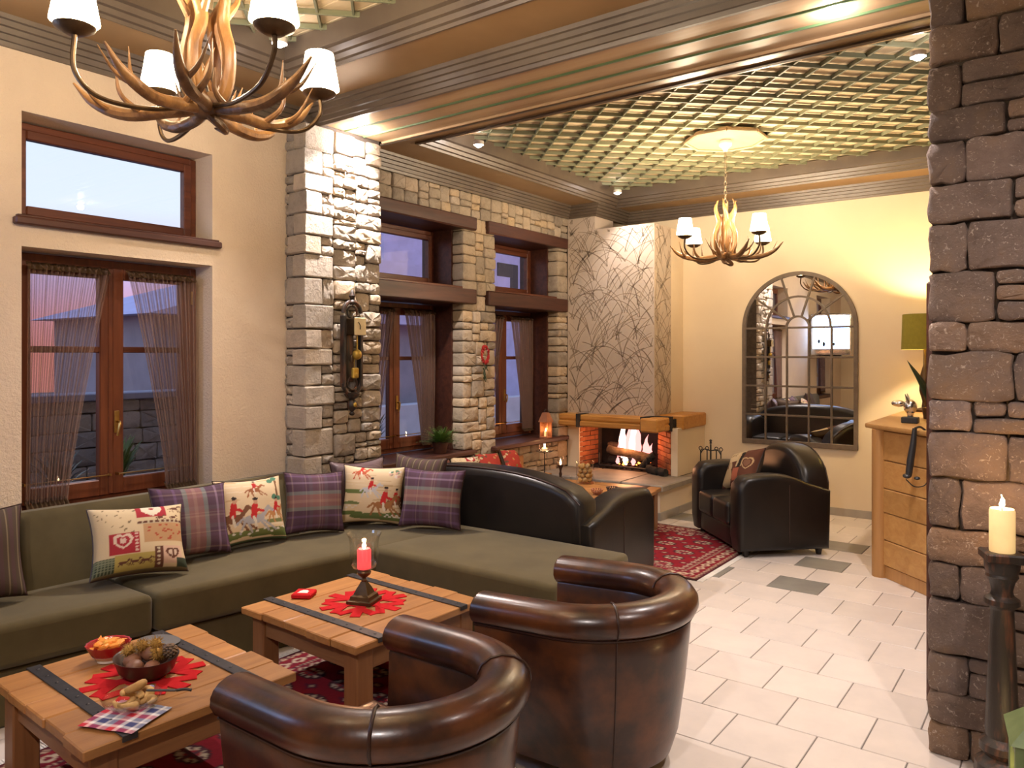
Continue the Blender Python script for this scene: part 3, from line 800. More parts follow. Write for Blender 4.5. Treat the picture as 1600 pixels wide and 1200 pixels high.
def curtain(y0t, y1t, y0b, y1b, z0, z1, x, label, group):
    """gathered at both ends, swept to one side at the foot"""
    t = thing('curtain', label, 'curtain', (x, (y0t+y1t)/2, z0), 0, group)
    nf = 15; oy = (y0t+y1t)/2
    def f(u, v):
        w = v**1.25
        ya = y0b+(y0t-y0b)*w; yb = y1b+(y1t-y1b)*w
        y = ya+(yb-ya)*u
        return (.016*math.sin(u*nf*2*PI+1.3*math.sin(v*3))+.006*math.sin(u*41), y-oy, v*(z1-z0))
    mb = MB().grid(f, 120, 26); o = mb.build('drape', 'curtain', t, ang=180)
    a = o.data.attributes.new('print', 'FLOAT_VECTOR', 'POINT')
    dat = np.array([(i/119*3.2, 0, 0) for j in range(26) for i in range(120)], dtype=np.float32)
    a.data.foreach_set('vector', dat.ravel())
    for (ya, yb, zz) in ((y0t, y1t, z1-z0), (y0b, y1b, 0.0)):
        g = MB().grid(lambda u, v: (.013*math.sin(u*60)+.022*math.cos(v*2*PI), ya+(yb-ya)*u-oy, zz-.018+.045*(v if v < .5 else 1-v)*2-.01), 60, 7)
        g.build('heading', 'curtain_hem', t, ang=180)
    return t
NW = 0
for (lo, up) in ((WA, WU), (WB, WV)):
    NW += 1; casement(NW, lo[0], lo[1], lo[2]+.03, lo[3]-.01, -4.885)
    NW += 1; transom(NW, up[0], up[1], up[2], up[3]-.01, -4.885)
    s = MB().box(-4.93, XL+.045, up[0]-.045, up[1]+.05, up[2]-.048, up[2]-.004, .008).box(-4.93, XL+.03, up[0]-.03, up[1]+.035, up[2]-.004, up[2]+.008, .003)
    tr = struct(s.build('trim_%d' % (10+NW), 'dark_wood'))
    struct(MB().box(-5.0, XL+.03, lo[0], lo[1], lo[2]-.045, lo[2]+.03, .008).build('windowsill', 'dark_wood'))
for (a, b) in (S1, S2):
    NW += 1; casement(NW, a+.02, b-.02, SILL+.01, BEAM0-.01, -5.43)
    NW += 1; transom(NW, a+.02, b-.02, BEAM1+.02, LINT0-.005, -5.43)
    lin = MB()
    # dark wooden lining of the deep reveal
    lin.box(-5.60, -5.19, a-.03, a+.02, SILL-.04, LINT1); lin.box(-5.60, -5.19, b-.02, b+.03, SILL-.04, LINT1)
    struct(lin.build('window_lining', 'dark_wood'))
    struct(MB().box(-5.60, XS+.035, a-.17, b+.18, LINT0, LINT1, .010, .004).build('lintel', 'dark_wood'))
    bmm = struct(MB().box(-5.60, XS+.035, a-.17, b+.18, BEAM0, BEAM1-.005, .010, .004).build('lintel', 'dark_wood'))
    MB().box(-5.58, XS-.02, a, b+.06, BEAM1-.005, BEAM1+.02, .005).build('ledge', 'win_wood_y', bmm)
    struct(MB().box(-5.60, XS+.075, a-.10, b+.14, SILL-.05, SILL, .010).build('windowsill', 'dark_wood'))
CG = 'sheer brown curtains'
curtain(1.85, 2.315, 1.84, 2.07, .90, 2.27, -4.80, 'left sheer brown curtain of the window in the plaster wall', CG)
curtain(2.42, 2.885, 2.67, 2.885, .90, 2.27, -4.80, 'right sheer brown curtain of the window in the plaster wall', CG)
curtain(-1.48, -1.0, -1.5, -1.2, .90, 2.27, -4.80, 'left sheer curtain of the window seen only in the mirror', CG)
curtain(-.95, -.45, -.72, -.42, .90, 2.27, -4.80, 'right sheer curtain of the window seen only in the mirror', CG)
for (a, b), nm in ((S1, 'stone window behind the stone pilaster'), (S2, 'stone window beside the fireplace')):
    ym = (a+b)/2
    curtain(a+.10, ym-.05, a+.09, a+.32, SILL+.09, 2.20, -5.36, 'left sheer brown curtain of the '+nm, CG)
    curtain(ym+.07, b-.08, ym+.32, b-.10, SILL+.09, 2.20, -5.36, 'right sheer brown curtain of the '+nm, CG)

# ------------------------------------------------------------------ outdoors beyond the panes
struct(MB().box(-40, -5.7, -20, 40, -.2, -.05).build('ground_outside', 'paving'))
h = thing('house', 'grey rendered house with a low pitched roof beyond the plaster wall window', 'house', (-10, 6.6, -.05))
MB().box(-3, 0, -1.2, 6, 0, 2.35).build('wall', 'house', h)
r = MB().prism([(-1.45, 0), (6.4, 0), (6.4, 1.1), (2.2, 1.1)], -3.3, .35)
r.v = [(z, x, y+2.35) for x, y, z in r.v]; r.build('roof', 'house_blue', h, ang=10)
MB().box(.0, .04, .6, 1.5, .9, 1.9, .01).build('window', 'black_plastic', h)
gw = thing('garden_wall', 'low outdoor stone wall with pale coping beyond the plaster wall window', 'wall', (-7.6, 3.4, -.05))
MB().box(-.3, -.04, -3.4, 3.0, 0, 1.36).build('core', 'mortar', gw)
for (p, q, w, hh) in courses(-3.2, 3.0, 0.3, 1.36, .13, .2, .22, .42, .2):
    vs, fs = stone_mesh(w, hh, .05, .0, 2)
    MB().add([(n, p+a, q+b) for a, b, n in vs], fs).build('stone', 'outdoor_stone', gw)
MB().box(-.34, .05, -3.4, 3.0, 1.36, 1.43, .01).build('coping', 'house', gw)
w2 = tag(MB().box(-9.3, -9.0, 7.6, 17.0, -.05, .92, .01).build('garden_wall', 'house_white'), 'low white outdoor wall seen through the stone window', 'wall')
h2 = thing('house', 'added tall lavender block giving the dusk blue seen through the two stone windows', 'house', (-15, 20.5, -.05))  # added block: dusk blue put into its colour, covering the pink horizon
MB().box(-4, 0, -6, 12, 0, 7.5).build('wall', 'house_blue', h2)
for yy in (-4, -1, 2, 5):
    MB().box(.0, .05, yy, yy+1.1, 3.2, 4.8, .01).build('window', 'black_plastic', h2)
def pot_plant(name, label, loc, n, hh, spread, leafm, potr=.12, poth=.2):
    t = thing(name, label, 'plant', loc)
    MB().lathe([(.0, 0), (potr*.75, 0), (potr, poth*.85), (potr*1.1, poth*.86), (potr*1.1, poth), (potr*.95, poth), (potr*.9, poth*.85), (0, poth*.85)], 16).build('pot', 'terracotta', t)
    m = MB()
    for i in range(n):
        a = rng.uniform(0, 2*PI); s = rng.uniform(.4, 1)*spread; H = rng.uniform(.5, 1)*hh
        d = Vector((math.cos(a), math.sin(a), 0)); side = Vector((-d.y, d.x, 0))*.012
        P = [Vector((0, 0, poth*.85))+d*(s*tt)+Vector((0, 0, H*(tt*1.5-.6*tt*tt))) for tt in (0, .35, .7, 1)]
        vs = []
        for p_, wv in zip(P, (.6, 1.2, .9, .1)): vs += [p_-side*wv, p_+side*wv]
        m.add([x[:] for x in vs], [(0, 1, 3, 2), (2, 3, 5, 4), (4, 5, 7, 6)])
    f = m.build('foliage', leafm, t, ang=180); f['kind'] = 'stuff'
    return t
pot_plant('potted_plant', 'potted plant outdoors behind the left pane of the plaster wall window', (-5.6, 2.35, .6), 60, .35, .22, 'leafdark')
pot_plant('potted_plant', 'terracotta potted plant outdoors behind the right pane of the plaster wall window', (-5.6, 2.75, .6), 50, .45, .20, 'leafgreen')
pot_plant('potted_plant', 'terracotta potted plant outdoors behind the stone window by the pilaster', (-6.3, 5.9, .5), 50, .5, .25, 'leafdark')
struct(MB().box(-5.95, -5.66, .8, 3.6, -.05, .60).build('terrace_ledge', 'house'))
struct(MB().box(-6.6, -5.95, 5.3, 6.5, -.05, .50).build('terrace_ledge', 'house'))
# ================================================================== PRINTED CLOTH
def canvas(n=110, c=(.7, .6, .45)):
    return np.ones((n, n, 3))*np.array(c)
def c_ell(a, x, y, rx, ry, col, rot=0):
    n = a.shape[0]; yy, xx = np.mgrid[0:n, 0:n]/(n-1)
    dx, dy = xx-x, yy-y; c, s = math.cos(rot), math.sin(rot)
    k = ((dx*c+dy*s)/rx)**2+((-dx*s+dy*c)/ry)**2 < 1
    a[k] = col
def c_rect(a, x0, x1, y0, y1, col):
    n = a.shape[0]; a[int(y0*n):int(y1*n), int(x0*n):int(x1*n)] = col
def c_line(a, p, q, w, col):
    n = a.shape[0]; yy, xx = np.mgrid[0:n, 0:n]/(n-1)
    d = np.array(q, float)-p; L2 = max(1e-9, (d**2).sum())
    t = np.clip(((xx-p[0])*d[0]+(yy-p[1])*d[1])/L2, 0, 1)
    k = np.hypot(xx-p[0]-t*d[0], yy-p[1]-t*d[1]) < w
    a[k] = col
def c_heart(a, x, y, s, col):
    n = a.shape[0]; yy, xx = np.mgrid[0:n, 0:n]/(n-1)
    u = (xx-x)/s*1.2; v = (yy-y)/s*1.2
    a[(u*u+v*v-1)**3-u*u*v**3 < 0] = col
def c_horse(a, x, y, s, body, rider=None, flip=1):
    f = flip
    c_ell(a, x, y, .10*s, .045*s, body)
    c_line(a, (x+.08*s*f, y+.02*s), (x+.15*s*f, y+.10*s), .022*s, body)
    c_line(a, (x+.15*s*f, y+.10*s), (x+.20*s*f, y+.07*s), .016*s, body)
    for q, l in ((-.09, -.04), (-.06, .04), (.06, .08), (.09, .13)):
        c_line(a, (x+q*s*f, y-.02*s), (x+(q+l)*s*f, y-.13*s), .011*s, body)
    c_line(a, (x-.10*s*f, y+.02*s), (x-.16*s*f, y-.03*s), .012*s, body)
    if rider is not None:
        c_line(a, (x, y+.03*s), (x+.02*s*f, y+.13*s), .030*s, rider)
        c_line(a, (x+.02*s*f, y+.10*s), (x+.09*s*f, y+.07*s), .014*s, rider)
        c_ell(a, x+.03*s*f, y+.17*s, .022*s, .024*s, (.55, .32, .2))
        c_ell(a, x+.03*s*f, y+.20*s, .024*s, .016*s, (.03, .02, .02))
        c_line(a, (x, y+.02*s), (x+.02*s*f, y-.07*s), .013*s, (.75, .68, .55))
def hunting(kind):
    r = random.Random(40+kind)
    a = canvas(120, (.72, .56, .36))
    for i in range(26):
        y = r.random(); x = r.random()
        c_ell(a, x, y, r.uniform(.08, .25), r.uniform(.006, .014), (.56, .40, .22) if i % 2 else (.78, .64, .44))
    for i in range(5):
        c_ell(a, r.random(), .08+.1*r.random(), .25, .035, (.13, .17, .05))
    if kind == 0:
        c_ell(a, .5, .16, .5, .05, (.16, .19, .06)); c_ell(a, .8, .30, .2, .03, (.20, .22, .08))
        c_line(a, (.86, .62), (.88, .92), .022, (.20, .10, .05))
        for q in ((.80, .66), (.90, .64), (.86, .96), (.78, .93)): c_ell(a, *q, .05, .04, (.08, .20, .13))
        c_horse(a, .15, .40, 1.5, (.20, .09, .045), (.55, .03, .03))
        c_horse(a, .80, .42, 1.1, (.50, .24, .09), (.55, .03, .03))
        c_horse(a, .45, .36, 1.5, (.42, .41, .42), (.55, .03, .03))
        c_horse(a, .50, .80, .8, (.33, .12, .05), (.45, .03, .03))
        for i in range(9): c_ell(a, .05+i*.11, .14+.03*(i % 3), .03, .017, (.75, .70, .62))
        c_rect(a, 0, 1, 0, .045, (.10, .15, .09))
    else:
        c_ell(a, .2, .55, .25, .035, (.15, .19, .06)); c_ell(a, .5, .12, .35, .06, (.14, .18, .06)); c_ell(a, .15, .35, .16, .03, (.18, .21, .08))
        for i in range(22):
            c_ell(a, .85+r.uniform(-.09, .09), .86+r.uniform(-.08, .08), .022, .02, ((.10, .22, .13), (.62, .36, .3), (.75, .66, .6))[i % 3])
        c_horse(a, .30, .88, .9, (.50, .12, .06), (.6, .04, .03))
        c_horse(a, .46, .58, 1.0, (.55, .54, .56), (.58, .03, .03))
        c_horse(a, .88, .38, 1.1, (.24, .11, .05), (.58, .03, .03))
        c_horse(a, .68, .33, 1.45, (.36, .16, .06), (.58, .03, .03))
        for i in range(8): c_ell(a, .08+.03*(i % 3)+i*.02, .27+.03*(i % 2), .022, .014, (.72, .66, .58))
        for i in range(7): c_ell(a, .72+.04*i, .12+.03*(i % 2), .022, .014, (.72, .66, .58))
    return a
def plaid(vert, seed=0):
    n = 120
    def band(horiz):
        c = np.ones((n, 3))*np.array((.105, .05, .085))
        t = np.arange(n)/n
        for lo, hi, col in ((.08, .12, (.16, .08, .18)), (.25, .28, (.17, .09, .2)), (.40, .62, (.36, .17, .15)), (.36, .41, (.26, .27, .24)), (.61, .66, (.24, .26, .25)),
                            (.49, .53, (.45, .25, .20)), (.80, .82, (.30, .2, .3)), (.92, .95, (.18, .09, .2))):
            c[(t >= lo) & (t < hi)] = col
        return c
    a1 = band(0); a2 = band(1)*np.array((.85, .8, .9)); a2 = a2*.35+np.array((.06, .045, .05))
    t = np.arange(n)/n
    for lo in (.08, .30, .52, .56, .60, .86): a2[(t > lo) & (t < lo+.016)] = (.32, .24, .20)
    A = np.broadcast_to(a1[:, None, :], (n, n, 3)); B = np.broadcast_to(a2[None, :, :], (n, n, 3))
    r = (A*.55+B*.36)
    return r.transpose(1, 0, 2) if vert else r
def stripes():
    n = 120; t = np.arange(n)/n
    c = np.ones((n, 3))*np.array((.085, .06, .042))
    for i in range(8):
        c[(t > .05+i*.125) & (t < .062+i*.125)] = (.24, .19, .12)
        c[(t > .085+i*.125) & (t < .135+i*.125)] = (.095, .055, .055)
    return np.broadcast_to(c[None], (n, n, 3)).copy()
def patchwork(kind=0):
    r = random.Random(3+kind)
    cr_, rd, tn, yl, gr, br = (.66, .52, .32), (.38, .03, .04), (.50, .30, .15), (.46, .36, .10), (.05, .065, .04), (.13, .05, .03)
    a = canvas(120, cr_)
    if kind == 0:
        for i in range(26): c_line(a, (.03+.42*r.random(), .55+.42*r.random()),)if 0 else c_ell(a, .04+.42*r.random(), .52+.44*r.random(), .016, .008, (.22, .16, .09), r.random()*2)
        c_rect(a, .45, .78, .76, 1, rd); c_heart(a, .62, .87, .12, (.75, .66, .5)); c_heart(a, .62, .91, .03, rd)
        c_rect(a, .52, .99, .40, .66, tn)
        for i in range(20): c_ell(a, .56+.4*r.random(), .43+.2*r.random(), .017, .013, (.42, .08, .04))
        c_rect(a, .45, .99, .66, .71, (.5, .42, .28))
        for i in range(9): c_ell(a, .48+.06*i, .685, .022, .018, br)
        c_rect(a, .16, .47, .28, .56, rd); c_heart(a, .30, .43, .11, (.72, .55, .42)); c_heart(a, .30, .43, .075, rd); c_heart(a, .30, .44, .04, (.7, .5, .4))
        for i in range(6): c_ell(a, .435, .31+.045*i, .016, .012, (.7, .5, .4))
        c_rect(a, .0, .22, .04, .24, gr)
        for i in range(6):
            c_rect(a, .0, .22, .05+.033*i, .06+.033*i, (.22, .24, .15)); c_rect(a, .01+.036*i, .02+.036*i, .04, .24, (.22, .24, .15))
        c_rect(a, .22, .62, .04, .26, yl)
        for i in range(3): c_horse(a, .30+.11*i, .15, .4, br)
        c_rect(a, .62, .70, .04, .34, br)
        for i in range(5): c_ell(a, .66, .08+.055*i, .02, .016, (.6, .5, .34))
        c_rect(a, .70, .94, .08, .34, (.66, .45, .33)); c_heart(a, .82, .21, .085, br); c_heart(a, .82, .215, .055, (.66, .5, .38)); c_line(a, (.82, .16), (.82, .26), .012, br)
        c_rect(a, .86, 1, .04, .16, gr)
        c_horse(a, .88, .90, .45, br); c_horse(a, .70, .75, .3, br, None); c_horse(a, .86, .75, .3, br)
        c_rect(a, 0, 1, 0, .04, (.2, .15, .08))
    elif kind == 1:
        a[:] = (.14, .055, .035)
        c_rect(a, 0, .5, .62, 1, cr_)
        for i in range(24): c_ell(a, .08+.3*r.random(), .80+.12*r.random(), .02, .008, (.14, .09, .05), .3)
        c_ell(a, .22, .22, .19, .24, (.5, .36, .2)); c_ell(a, .28, .50, .07, .12, (.56, .42, .25), .4); c_ell(a, .1, .5, .04, .18, (.52, .38, .2), -.5)
        c_rect(a, .48, .66, .45, .95, (.62, .47, .27)); c_line(a, (.56, .3), (.62, .8), .05, (.025, .018, .016)); c_ell(a, .61, .82, .06, .05, (.025, .018, .016))
        c_rect(a, .42, .62, .1, .42, (.46, .14, .08))
        c_heart(a, .80, .50, .17, (.58, .40, .22)); c_heart(a, .80, .50, .135, (.14, .055, .035)); c_heart(a, .80, .51, .10, (.26, .13, .08))
        c_rect(a, .64, 1, .0, .16, (.40, .22, .12))
    else:
        a[:] = (.40, .05, .035)
        for i in range(30): c_ell(a, r.random(), r.random(), .06, .04, ((.5, .3, .12), (.62, .45, .25), (.16, .08, .05), (.5, .05, .04), (.2, .22, .08))[i % 5], r.random()*3)
    return a
def pillow(name, label, art, w, h, th, loc, yaw, lean, roll=0.0, group=None, m='print', ears=.10, back=(.10, .07, .05)):
    """square stuffed cushion with pinched corners; stands on its lower edge, leans back by `lean`; yaw turns its face (0 = towards -Y)"""
    t = thing(name, label, 'pillow', loc, yaw, group)
    n = 44 if art is not None else 30
    def shape(u, v, sgn):
        x, y = 2*u-1, 2*v-1
        e = max(0.0, (1-x*x)*(1-y*y))
        dep = th*.62*e**.36*(1-.12*math.sin(5*u+3*v))
        px = x*w/2*(1-ears*(1-y*y)*abs(x)**2); pz = y*h/2*(1-ears*(1-x*x)*abs(y)**2)
        dep *= 1+.10*math.sin(9*u*v+2)
        return (px, -sgn*dep, pz+h/2)
    mx = Matrix.Translation((0, 0, th*.22)) @ Matrix.Rotation(-lean, 4, 'X') @ Matrix.Translation((0, 0, h/2)) @ Matrix.Rotation(roll, 4, 'Y') @ Matrix.Translation((0, 0, -h/2))
    for nm, sgn in (('front_cover', 1), ('back_cover', -1)):
        nn = n if sgn == 1 else 20
        if art is not None and sgn == 1: nn = 88
        mb = MB().grid(lambda u, v: shape(u, v, sgn), nn, nn).xf(mx)
        if sgn == -1: mb.f = [q[::-1] for q in mb.f]
        o = mb.build(nm, m, t, ang=180)
        if m == 'print':
            at = o.data.attributes.new('print', 'FLOAT_COLOR', 'POINT')
            cc = np.ones((nn*nn, 4), dtype=np.float32)
            if sgn == 1 and art is not None:
                k = (np.arange(nn)/(nn-1)*(art.shape[0]-1)).round().astype(int)
                cc[:, :3] = art[np.ix_(k, k)].reshape(-1, 3)*.80
            else: cc[:, :3] = back
            at.data.foreach_set('color', cc.ravel())
    pts = []
    for k in range(4):
        for i in range(10):
            q = i/10
            u, v = ((q, 0), (1, q), (1-q, 1), (0, 1-q))[k]
            pts.append(mx @ Vector(shape(u, v, 1)))
    pts.append(pts[0])
    MB().tube(pts, .005, 6).build('piping_cord', 'piping', t)
    return t

# ================================================================== GREEN CORNER BENCH
t = thing('corner_sofa', 'long olive green corner sofa running along the plaster wall and turning behind the table', 'sofa', (-3.9, 2.1, 0))
ox, oy = -3.9, 2.1
def skewed(mb, k=.165):
    """the front edge runs slightly outwards towards the corner"""
    mb.v = [(x+(k*(y+oy-2.1)*max(0, min(1, (x+ox+4.50)/.5))), y, z) for x, y, z in mb.v]; return mb
for (a, b) in ((0.1, 2.10), (2.115, 4.33)):
    xb = -4.49
    sk = skewed(rbox(xb-ox, -3.88-ox, a-oy, b-oy, .285, .495, .05, 4, .012)) if b < 3 else None
    if sk is None:
        sk = skewed(rbox(-4.44-ox, -3.88-ox, a-oy, 4.33-oy, .285, .495, .05, 4, .010))
    sk.build('seat_cushion', 'olive', t)
rbox(-3.72-ox, -2.27-ox, 3.46-oy, 4.335-oy, .285, .495, .05, 4, .010).build('seat_cushion', 'olive', t)
skewed(MB().box(-4.66-ox, -3.93-ox, .1-oy, 3.5-oy, .0, .282, .012)).build('base', 'olive', t)
MB().box(-3.70-ox, -2.32-ox, 3.50-oy, 4.32-oy, 0, .282, .012).build('base', 'olive', t)
for (a, b) in ((.1, 1.69), (1.70, 3.50)):
    bk = rprism([(-4.68-ox, .28), (-4.45-ox, .28), (-4.505-ox, .86), (-4.54-ox, .905), (-4.60-ox, .905), (-4.68-ox, .88)], a-oy, b-oy, .03, 'y')
    bk.build('back_cushion', 'olive', t)

# pillows on it, from the left of the frame to the corner
FX = PI/2    # face turned to +X
pillow('striped_pillow', 'dark brown pinstriped pillow at the left end of the sofa beside the patchwork pillow', stripes(), .46, .46, .15, (-4.30, 1.42, .50), FX-.1, .22, 0, 'pinstriped pillows')
pillow('patchwork_pillow', 'cream and red patchwork pillow with hearts on the long sofa', patchwork(0), .50, .40, .17, (-4.13, 2.17, .495), FX-.22, .50, .06)
pillow('plaid_pillow', 'purple plaid pillow between the patchwork pillow and a hunting scene pillow', plaid(True), .47, .44, .14, (-4.28, 2.57, .495), FX-.12, .30, .04, 'plaid pillows')
pillow('hunting_pillow', 'cream hunting scene pillow with three riders against the long sofa back', hunting(0), .47, .43, .14, (-4.27, 2.98, .495), FX-.1, .28, .03, 'hunting scene pillows')
pillow('plaid_pillow', 'purple plaid pillow left of the corner hunting scene pillow', plaid(False), .42, .42, .14, (-4.20, 3.42, .495), FX-.35, .22, 0.06, 'plaid pillows')
pillow('hunting_pillow', 'cream hunting scene pillow standing in the sofa corner under the wall clock', hunting(1), .45, .42, .15, (-4.08, 3.83, .495), FX-.85, .20, .05, 'hunting scene pillows')
pillow('plum_pillow', 'shiny plum ruffled pillow peeking out behind the corner hunting scene pillow', None, .46, .44, .16, (-4.31, 3.90, .50), FX-.25, .04, 0, None, 'shiny_plum', .16)
pillow('striped_pillow', 'dark brown pinstriped pillow leaning on the black sofa back in the corner', stripes(), .44, .46, .15, (-3.95, 4.17, .50), .22, .08, .03, 'pinstriped pillows')
pillow('plaid_pillow', 'purple plaid pillow in front of the black sofa back', plaid(False), .46, .42, .15, (-3.66, 3.98, .495), .42, .26, .02, 'plaid pillows')

# ================================================================== BLACK CLUB SEATS
def club_seat(name, label, cat, loc, rz, W_, D, seats, back_h=.90, arm_h=.70, aw=.24, camel=.10):
    t = thing(name, label, cat, loc, rz)
    L = 'black_leather'
    # arched arms
    arc = []
    for i in range(13):
        q = i/12
        y = -D/2+q*D*.98
        z = arm_h-.05+.05*math.sin(PI*min(1, q*1.15+.10))-.32*max(0, q-.5)**1.7
        arc.append((y, z))
    poly = [(-D/2+.02, .055), (-D/2, .18), (-D/2, arm_h-.16), (-D/2+.01, arm_h-.09)]+arc[1:]+[(D/2-.02, .40), (D/2-.03, .055)]
    for s in (-1, 1):
        x0, x1 = (W_/2-aw, W_/2) if s > 0 else (-W_/2, -W_/2+aw)
        a = rprism(poly, x0, x1, .055, 'x', 4).build('arm', L, t, ang=50)
        xs = x1 if s > 0 else x0
        q = MB().tube([(xs+s*.001, .02, .13), (xs+s*.001, .02, arm_h-.09)], .004, 6)
        q.build('seam', 'piping', a)
    # camel back
    n = 17; pl = []
    for i in range(n):
        q = i/(n-1); x = -W_/2+.07+q*(W_-.14)
        pl.append((x, back_h-camel*abs(2*q-1)**2.6-(.05 if i in (0, n-1) else 0)))
    poly = [(-W_/2+.07, .12)]+pl+[(W_/2-.07, .12)]
    b = rprism(poly, D/2-.27, D/2, .065, 'y', 4)
    b.v = [(x, y+.10*max(0, z-.3)*.5-.10*0, z) for x, y, z in b.v]
    bo = b.build('backrest', L, t, ang=50)
    rim = [(x*.985, D/2-.13+.05*max(0, z-.3)*1.0+.10, z-.006) for x, z in pl]
    MB().tube(rim, .006, 6).build('piping', 'piping', bo)
    x0, x1 = -W_/2+aw, W_/2-aw
    for i in range(seats):
        a = x0+(x1-x0)*i/seats; c = x0+(x1-x0)*(i+1)/seats
        rbox(a+.004, c-.004, -D/2-.01, D/2-.24, .24, .44, .05, 4, .02).build('seat_cushion', L, t, ang=50)
    rbox(x0-.02, x1+.02, -D/2+.02, D/2-.1, .06, .25, .03).build('base', L, t, ang=50)
    for sx_ in (-1, 1):
        for sy_ in (-1, 1):
            MB().lathe([(.022, 0), (.034, .06), (.038, .11)], 10, (sx_*(W_/2-.09), sy_*(D/2-.10), 0)).build('foot', 'dark_foot', t)
    return t
club_seat('black_sofa', 'long black leather club sofa turning its back to the green corner sofa', 'sofa', (-3.50, 4.86, 0), PI, 1.84, 1.0, 3, .93, .76, .22, .13)
club_seat('club_armchair', 'black leather two seat club armchair in front of the arched mirror', 'armchair', (-2.385, 7.10, 0), math.radians(-45.5), 1.12, .88, 2, .92, .715, .22, .24)
pillow('patchwork_pillow', 'brown patchwork pillow with a heart on the black club armchair', patchwork(1), .46, .40, .15, (-2.62, 7.12, .45), math.radians(-40), .55, -.30)

# ================================================================== BROWN TUB CHAIRS
def tub_chair(label, loc, rz):
    t = thing('tub_chair', label, 'armchair', loc, rz, 'brown leather tub chairs')
    L = 'brown_leather'
    R = .352
    path = []
    for i in range(8): path.append((-.36+i*.36/8, -R, 0, -1))
    for i in range(29):
        a = -PI/2+PI*i/28; path.append((math.cos(a)*R*1.06, math.sin(a)*R, math.cos(a), math.sin(a)))
    for i in range(7, -1, -1): path.append((-.36+i*.36/8, R, 0, 1))
    def strip(sec, close):
        mb = MB(); vs = []; n = len(sec)
        for (x, y, nx, ny) in path:
            hz = 1+.045*max(0, (x+.36)/.7)
            for o, z in sec: vs.append((x+nx*o, y+ny*o, z*hz if z > .3 else z))
        fs = []
        for i in range(len(path)-1):
            for j in range(n if close else n-1):
                j2 = (j+1) % n
                fs.append((i*n+j, (i+1)*n+j, (i+1)*n+j2, i*n+j2))
        if close:
            fs.append(tuple(range(n))); fs.append(tuple((len(path)-1)*n+j for j in range(n))[::-1])
        return mb.add(vs, fs)
    shell = [(-.030, .065), (.0, .16), (.028, .35), (.046, .52), (.052, .60), (.03, .635), (-.03, .635), (-.052, .60), (-.056, .45), (-.066, .30), (-.10, .065)]
    strip(shell, True).build('shell', L, t, ang=60)
    roll = [(.058+.0*k, .0) for k in range(0)]
    for k in range(14):
        a = -PI*.62+2*PI*k/14
        roll.append((.082*math.cos(a)*(1.05), .662+.068*math.sin(a)))
    r = strip(roll, True)
    ro = r.build('rolled_rim', L, t, ang=60)
    # rounded ends of the roll
    for s in (-1, 1):
        MB().ball((-.36, s*R, .662), .07, 14, 9, (.35, 1.2, .97)).build('rim_end', L, ro)
    for zz, oo in ((.607, .056),):
        pts = [(x+nx*oo, y+ny*oo, zz*(1+.045*max(0, (x+.36)/.7))) for x, y, nx, ny in path]
        MB().tube(pts, .005, 6).build('piping', 'piping', t)
    for idx in (14, 29):
        x, y, nx, ny = path[idx]; hz = 1+.045*max(0, (x+.36)/.7)
        pts = [(x+nx*(o*1.015+.0015*(1 if o > 0 else -1)), y+ny*(o*1.015), (z+.0015)*hz) for o, z in roll[2:12]]
        MB().tube(pts, .0055, 6).build('piping', 'piping', ro)
        pts = [(x+nx*o*1.0+nx*.001, y+ny*o+ny*.001, z*(hz if z > .3 else 1)) for o, z in shell[:5]]
        MB().tube(pts, .0035, 6).build('seam', 'piping', t)
    # seat cushion with a round back
    pl = [(-.40, -.26)]+[(math.cos(-PI/2+PI*i/16)*.255, math.sin(-PI/2+PI*i/16)*.265) for i in range(17)]+[(-.40, .26)]
    rprism(pl, .30, .44, .045, 'z', 4).build('seat_cushion', L, t, ang=50)
    pl = [(-.36, -.30)]+[(math.cos(-PI/2+PI*i/16)*.30, math.sin(-PI/2+PI*i/16)*.30) for i in range(17)]+[(-.36, .30)]
    rprism(pl, .07, .30, .02, 'z', 2).build('base', L, t, ang=50)
    for x, y in ((-.28, -.26), (-.28, .26), (.22, -.20), (.22, .20)):
        k = 1 if x > 0 else -1
        MB().tube([(x, y, .075), (x+k*.035, y*1.12, 0)], [.026, .017], 8).build('leg', 'dark_foot', t)
    return t
c1 = tub_chair('brown leather tub chair in front of the table with the chestnut bowl', (-1.79, 1.77, 0), math.radians(-3))
c2 = dup(c1, (-1.72, 2.94, 0), math.radians(3), 'brown leather tub chair in front of the table with the red candle, nearer the aisle', 'brown leather tub chairs')

